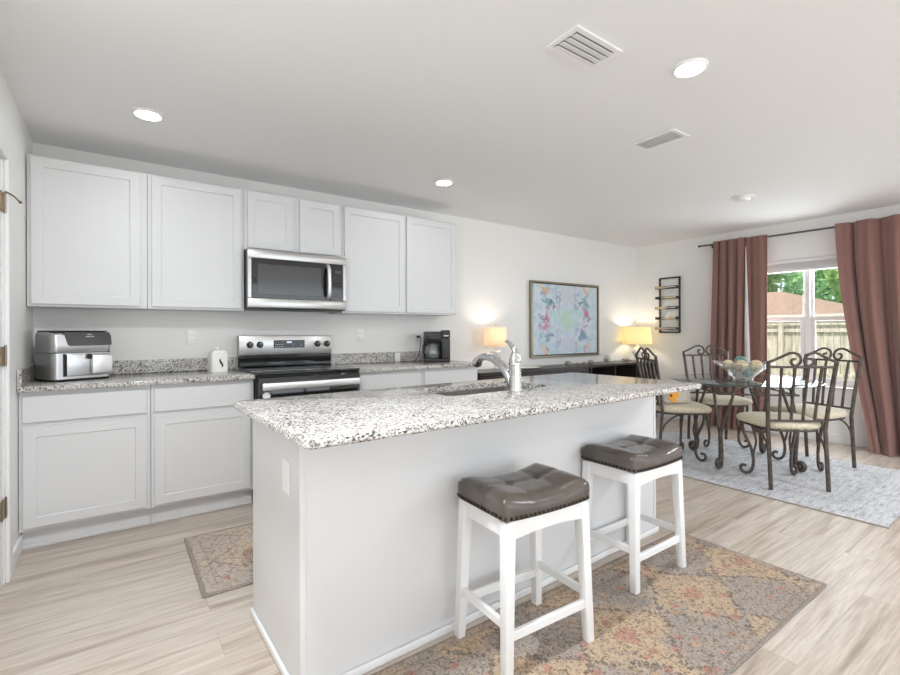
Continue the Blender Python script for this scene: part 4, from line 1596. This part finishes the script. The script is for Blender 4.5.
tr_ = empty('candle_dish', (4.2, -.25, CT + .0005), 'flat pale dish with a small white candle on the console', 'dish')
MB().lathe([(0, 0), (.09, 0), (.12, .012), (.117, .016), (.088, .005), (0, .005)], 28, fx=1.5).build('dish', M['ceramic'], tr_)
MB().lathe([(0, .005), (.018, .005), (.018, .05), (0, .052)], 16, (-.1, 0, 0)).build('candle', M['ceramic'], tr_)
pebble(4.90, -.25, .036, .8, 'rounded grey stone on the console, leftmost of the stones')
pebble(5.06, -.27, .03, .5, 'flat dark grey stone second from left on the console')
pebble(5.20, -.25, .026, .6, 'small grey stone above the joint of the two consoles')
pebble(5.33, -.25, .034, .8, 'round pale stone at the left end of the bookcase')
gb = empty('glass_globe', (5.655, -.25, CT + .0005), 'round dark-spotted glass globe standing on the bookcase', 'globe')
MB().sphere((0, 0, .052), .05, 20).build('globe', M['clearglass'], gb, angle=80)
MB().sphere((0, 0, .048), .026, 14).build('core', M['stone'], gb, angle=80)
pebble(6.1, -.24, .05, .5, 'flat pale stone beside the cream lamp', 'stone')


def table_lamp(loc, label, r0, r1, z0, z1, shade, base, energy, color):
    e = empty('table_lamp', loc, label, 'lamp', 'lit table lamps on the consoles')
    if base == 'glass':
        MB().lathe([(0, 0), (.055, 0), (.055, .012), (.02, .02), (.016, .05), (.05, .09), (.058, .13), (.03, .17), (.012, .19), (.012, z0 + .03), (0, z0 + .03)], 28).build('base', M['clearglass'], e, angle=60)
        MB().lathe([(.045, z0 - .07), (.052, z0 - .066), (.052, z0 - .052), (.045, z0 - .048), (0, z0 - .048)], 24).build('collar', M['ceramic'], e, angle=60)
    else:
        MB().lathe([(0, 0), (.075, 0), (.075, .015), (.03, .03), (.045, .07), (.075, .12), (.06, .17), (.02, .2), (.012, .22), (.012, z0 + .03), (0, z0 + .03)], 28).build('base', M['ceramic'], e, angle=60)
    MB().tube([(0, 0, z0 + .02), (0, 0, z1 + .015)], .004, 8).build('stem', M['bronze'], e)
    spd = MB()
    for k in range(3):
        a = 2 * PI * k / 3
        spd.tube([(0, 0, z1 - .012), (math.cos(a) * r1 * .985, math.sin(a) * r1 * .985, z1 - .004)], .002, 6)
    spd.build('spider', M['bronze'], e)
    MB().lathe([(r0, z0), (r1, z1), (r1 - .003, z1), (r0 - .003, z0), (r0, z0)], 48).build('shade', M[shade], e, angle=40)
    MB().sphere((0, 0, z1 + .018), .009, 12).build('finial', M['bronze'], e)
    MB().sphere((0, 0, (z0 + z1) / 2), .03, 14).build('bulb', M['bulb'], e, angle=80)
    L = lamp('lamp_bulb_light', 'POINT', (loc[0], loc[1], loc[2] + (z0 + z1) / 2 + .035), energy, color, shadow_soft_size=.032)
    return e


table_lamp((3.78, -.2, CT + .0005), 'lit table lamp with small peach shade left of the picture', .128, .112, 1.046 - CT, 1.25 - CT, 'shade_peach', 'glass', 3.2, (1, .91, .80))
table_lamp((6.40, -.215, CT + .0005), 'lit table lamp with wide cream shade in the far corner', .195, .175, 1.02 - CT, 1.262 - CT, 'shade_cream', 'ceramic', 4.4, (1, .91, .78))

# ------------------------------------------------------------------ ceiling things
def downlight(x, y, label):
    e = empty('recessed_light', (x, y, CE), label, 'ceiling light', 'recessed ceiling lights')
    MB().lathe([(.062, -.004), (.062, -.010), (.066, -.012), (.076, -.006), (.078, -.0002), (.062, -.0002)], 40).build('trim_ring', M['plastic_w'], e, angle=40)
    MB().lathe([(0, -.006), (.0615, -.006), (.0615, -.002), (0, -.002)], 32).build('lens', M['lens'], e)
    return e


downlight(.587, -.896, 'lit recessed ceiling light above the left wall cabinets')
downlight(2.638, -.87, 'lit recessed ceiling light nearest the right end of the wall cabinets')
downlight(2.632, -2.902, 'lit recessed ceiling light between the two ceiling vents, above the stools')

sd = empty('smoke_detector', (5.145, -2.095, CE), 'flat round white fixture on the ceiling above the dining table', 'smoke detector')
MB().lathe([(0, -.034), (.05, -.034), (.06, -.028), (.064, -.012), (0, -.012)], 32).build('sensor_cap', M['plastic_w'], sd, angle=40)
MB().lathe([(0, -.012), (.088, -.012), (.094, -.006), (.094, -.0002), (0, -.0002)], 40).build('base_plate', M['plastic_w'], sd, angle=40)


def vent(x0, x1, y0, y1, label, n, along_x, deep):
    cx, cy = (x0 + x1) / 2, (y0 + y1) / 2
    e = empty('ceiling_vent', (cx, cy, CE), label, 'vent', 'white ceiling vents')
    a, b_ = (x1 - x0) / 2, (y1 - y0) / 2
    f = MB()
    m_ = .028
    f.box(-a, a, -b_, -b_ + m_, -.009, -.0002, .003).box(-a, a, b_ - m_, b_, -.009, -.0002, .003)
    f.box(-a, -a + m_, -b_ + m_, b_ - m_, -.009, -.0002, .003).box(a - m_, a, -b_ + m_, b_ - m_, -.009, -.0002, .003)
    f.build('frame', M['plastic_w'], e)
    MB().box(-a + m_, a - m_, -b_ + m_, b_ - m_, -.0015, -.0003).build('duct', M['duct'] if deep else M['plastic_w'], e, flat=True)
    for i in range(n):
        q = MB()
        if along_x:
            w0 = (2 * b_ - 2 * m_) / n
            yy = -b_ + m_ + w0 * (i + .5)
            q.box(-a + m_, a - m_, -w0 * .5, w0 * .5, -.001, .001)
            q.bm.transform(Matrix.Translation((0, yy, -.011)) @ Matrix.Rotation(math.radians(14), 4, 'X'))
        else:
            w0 = (2 * a - 2 * m_) / n
            xx = -a + m_ + w0 * (i + .5)
            q.box(-w0 * .5, w0 * .5, -b_ + m_, b_ - m_, -.001, .001)
            q.bm.transform(Matrix.Translation((xx, 0, -.008)) @ Matrix.Rotation(math.radians(-28), 4, 'Y'))
        q.build('louver', M['plastic_w'], e, flat=True)
    return e


vent(1.952, 2.257, -2.802, -2.615, 'larger white louvered ceiling vent, left of the lit recessed light', 4, True, True)
vent(3.2, 3.385, -2.512, -2.21, 'smaller white louvered ceiling vent toward the dining area', 8, False, False)
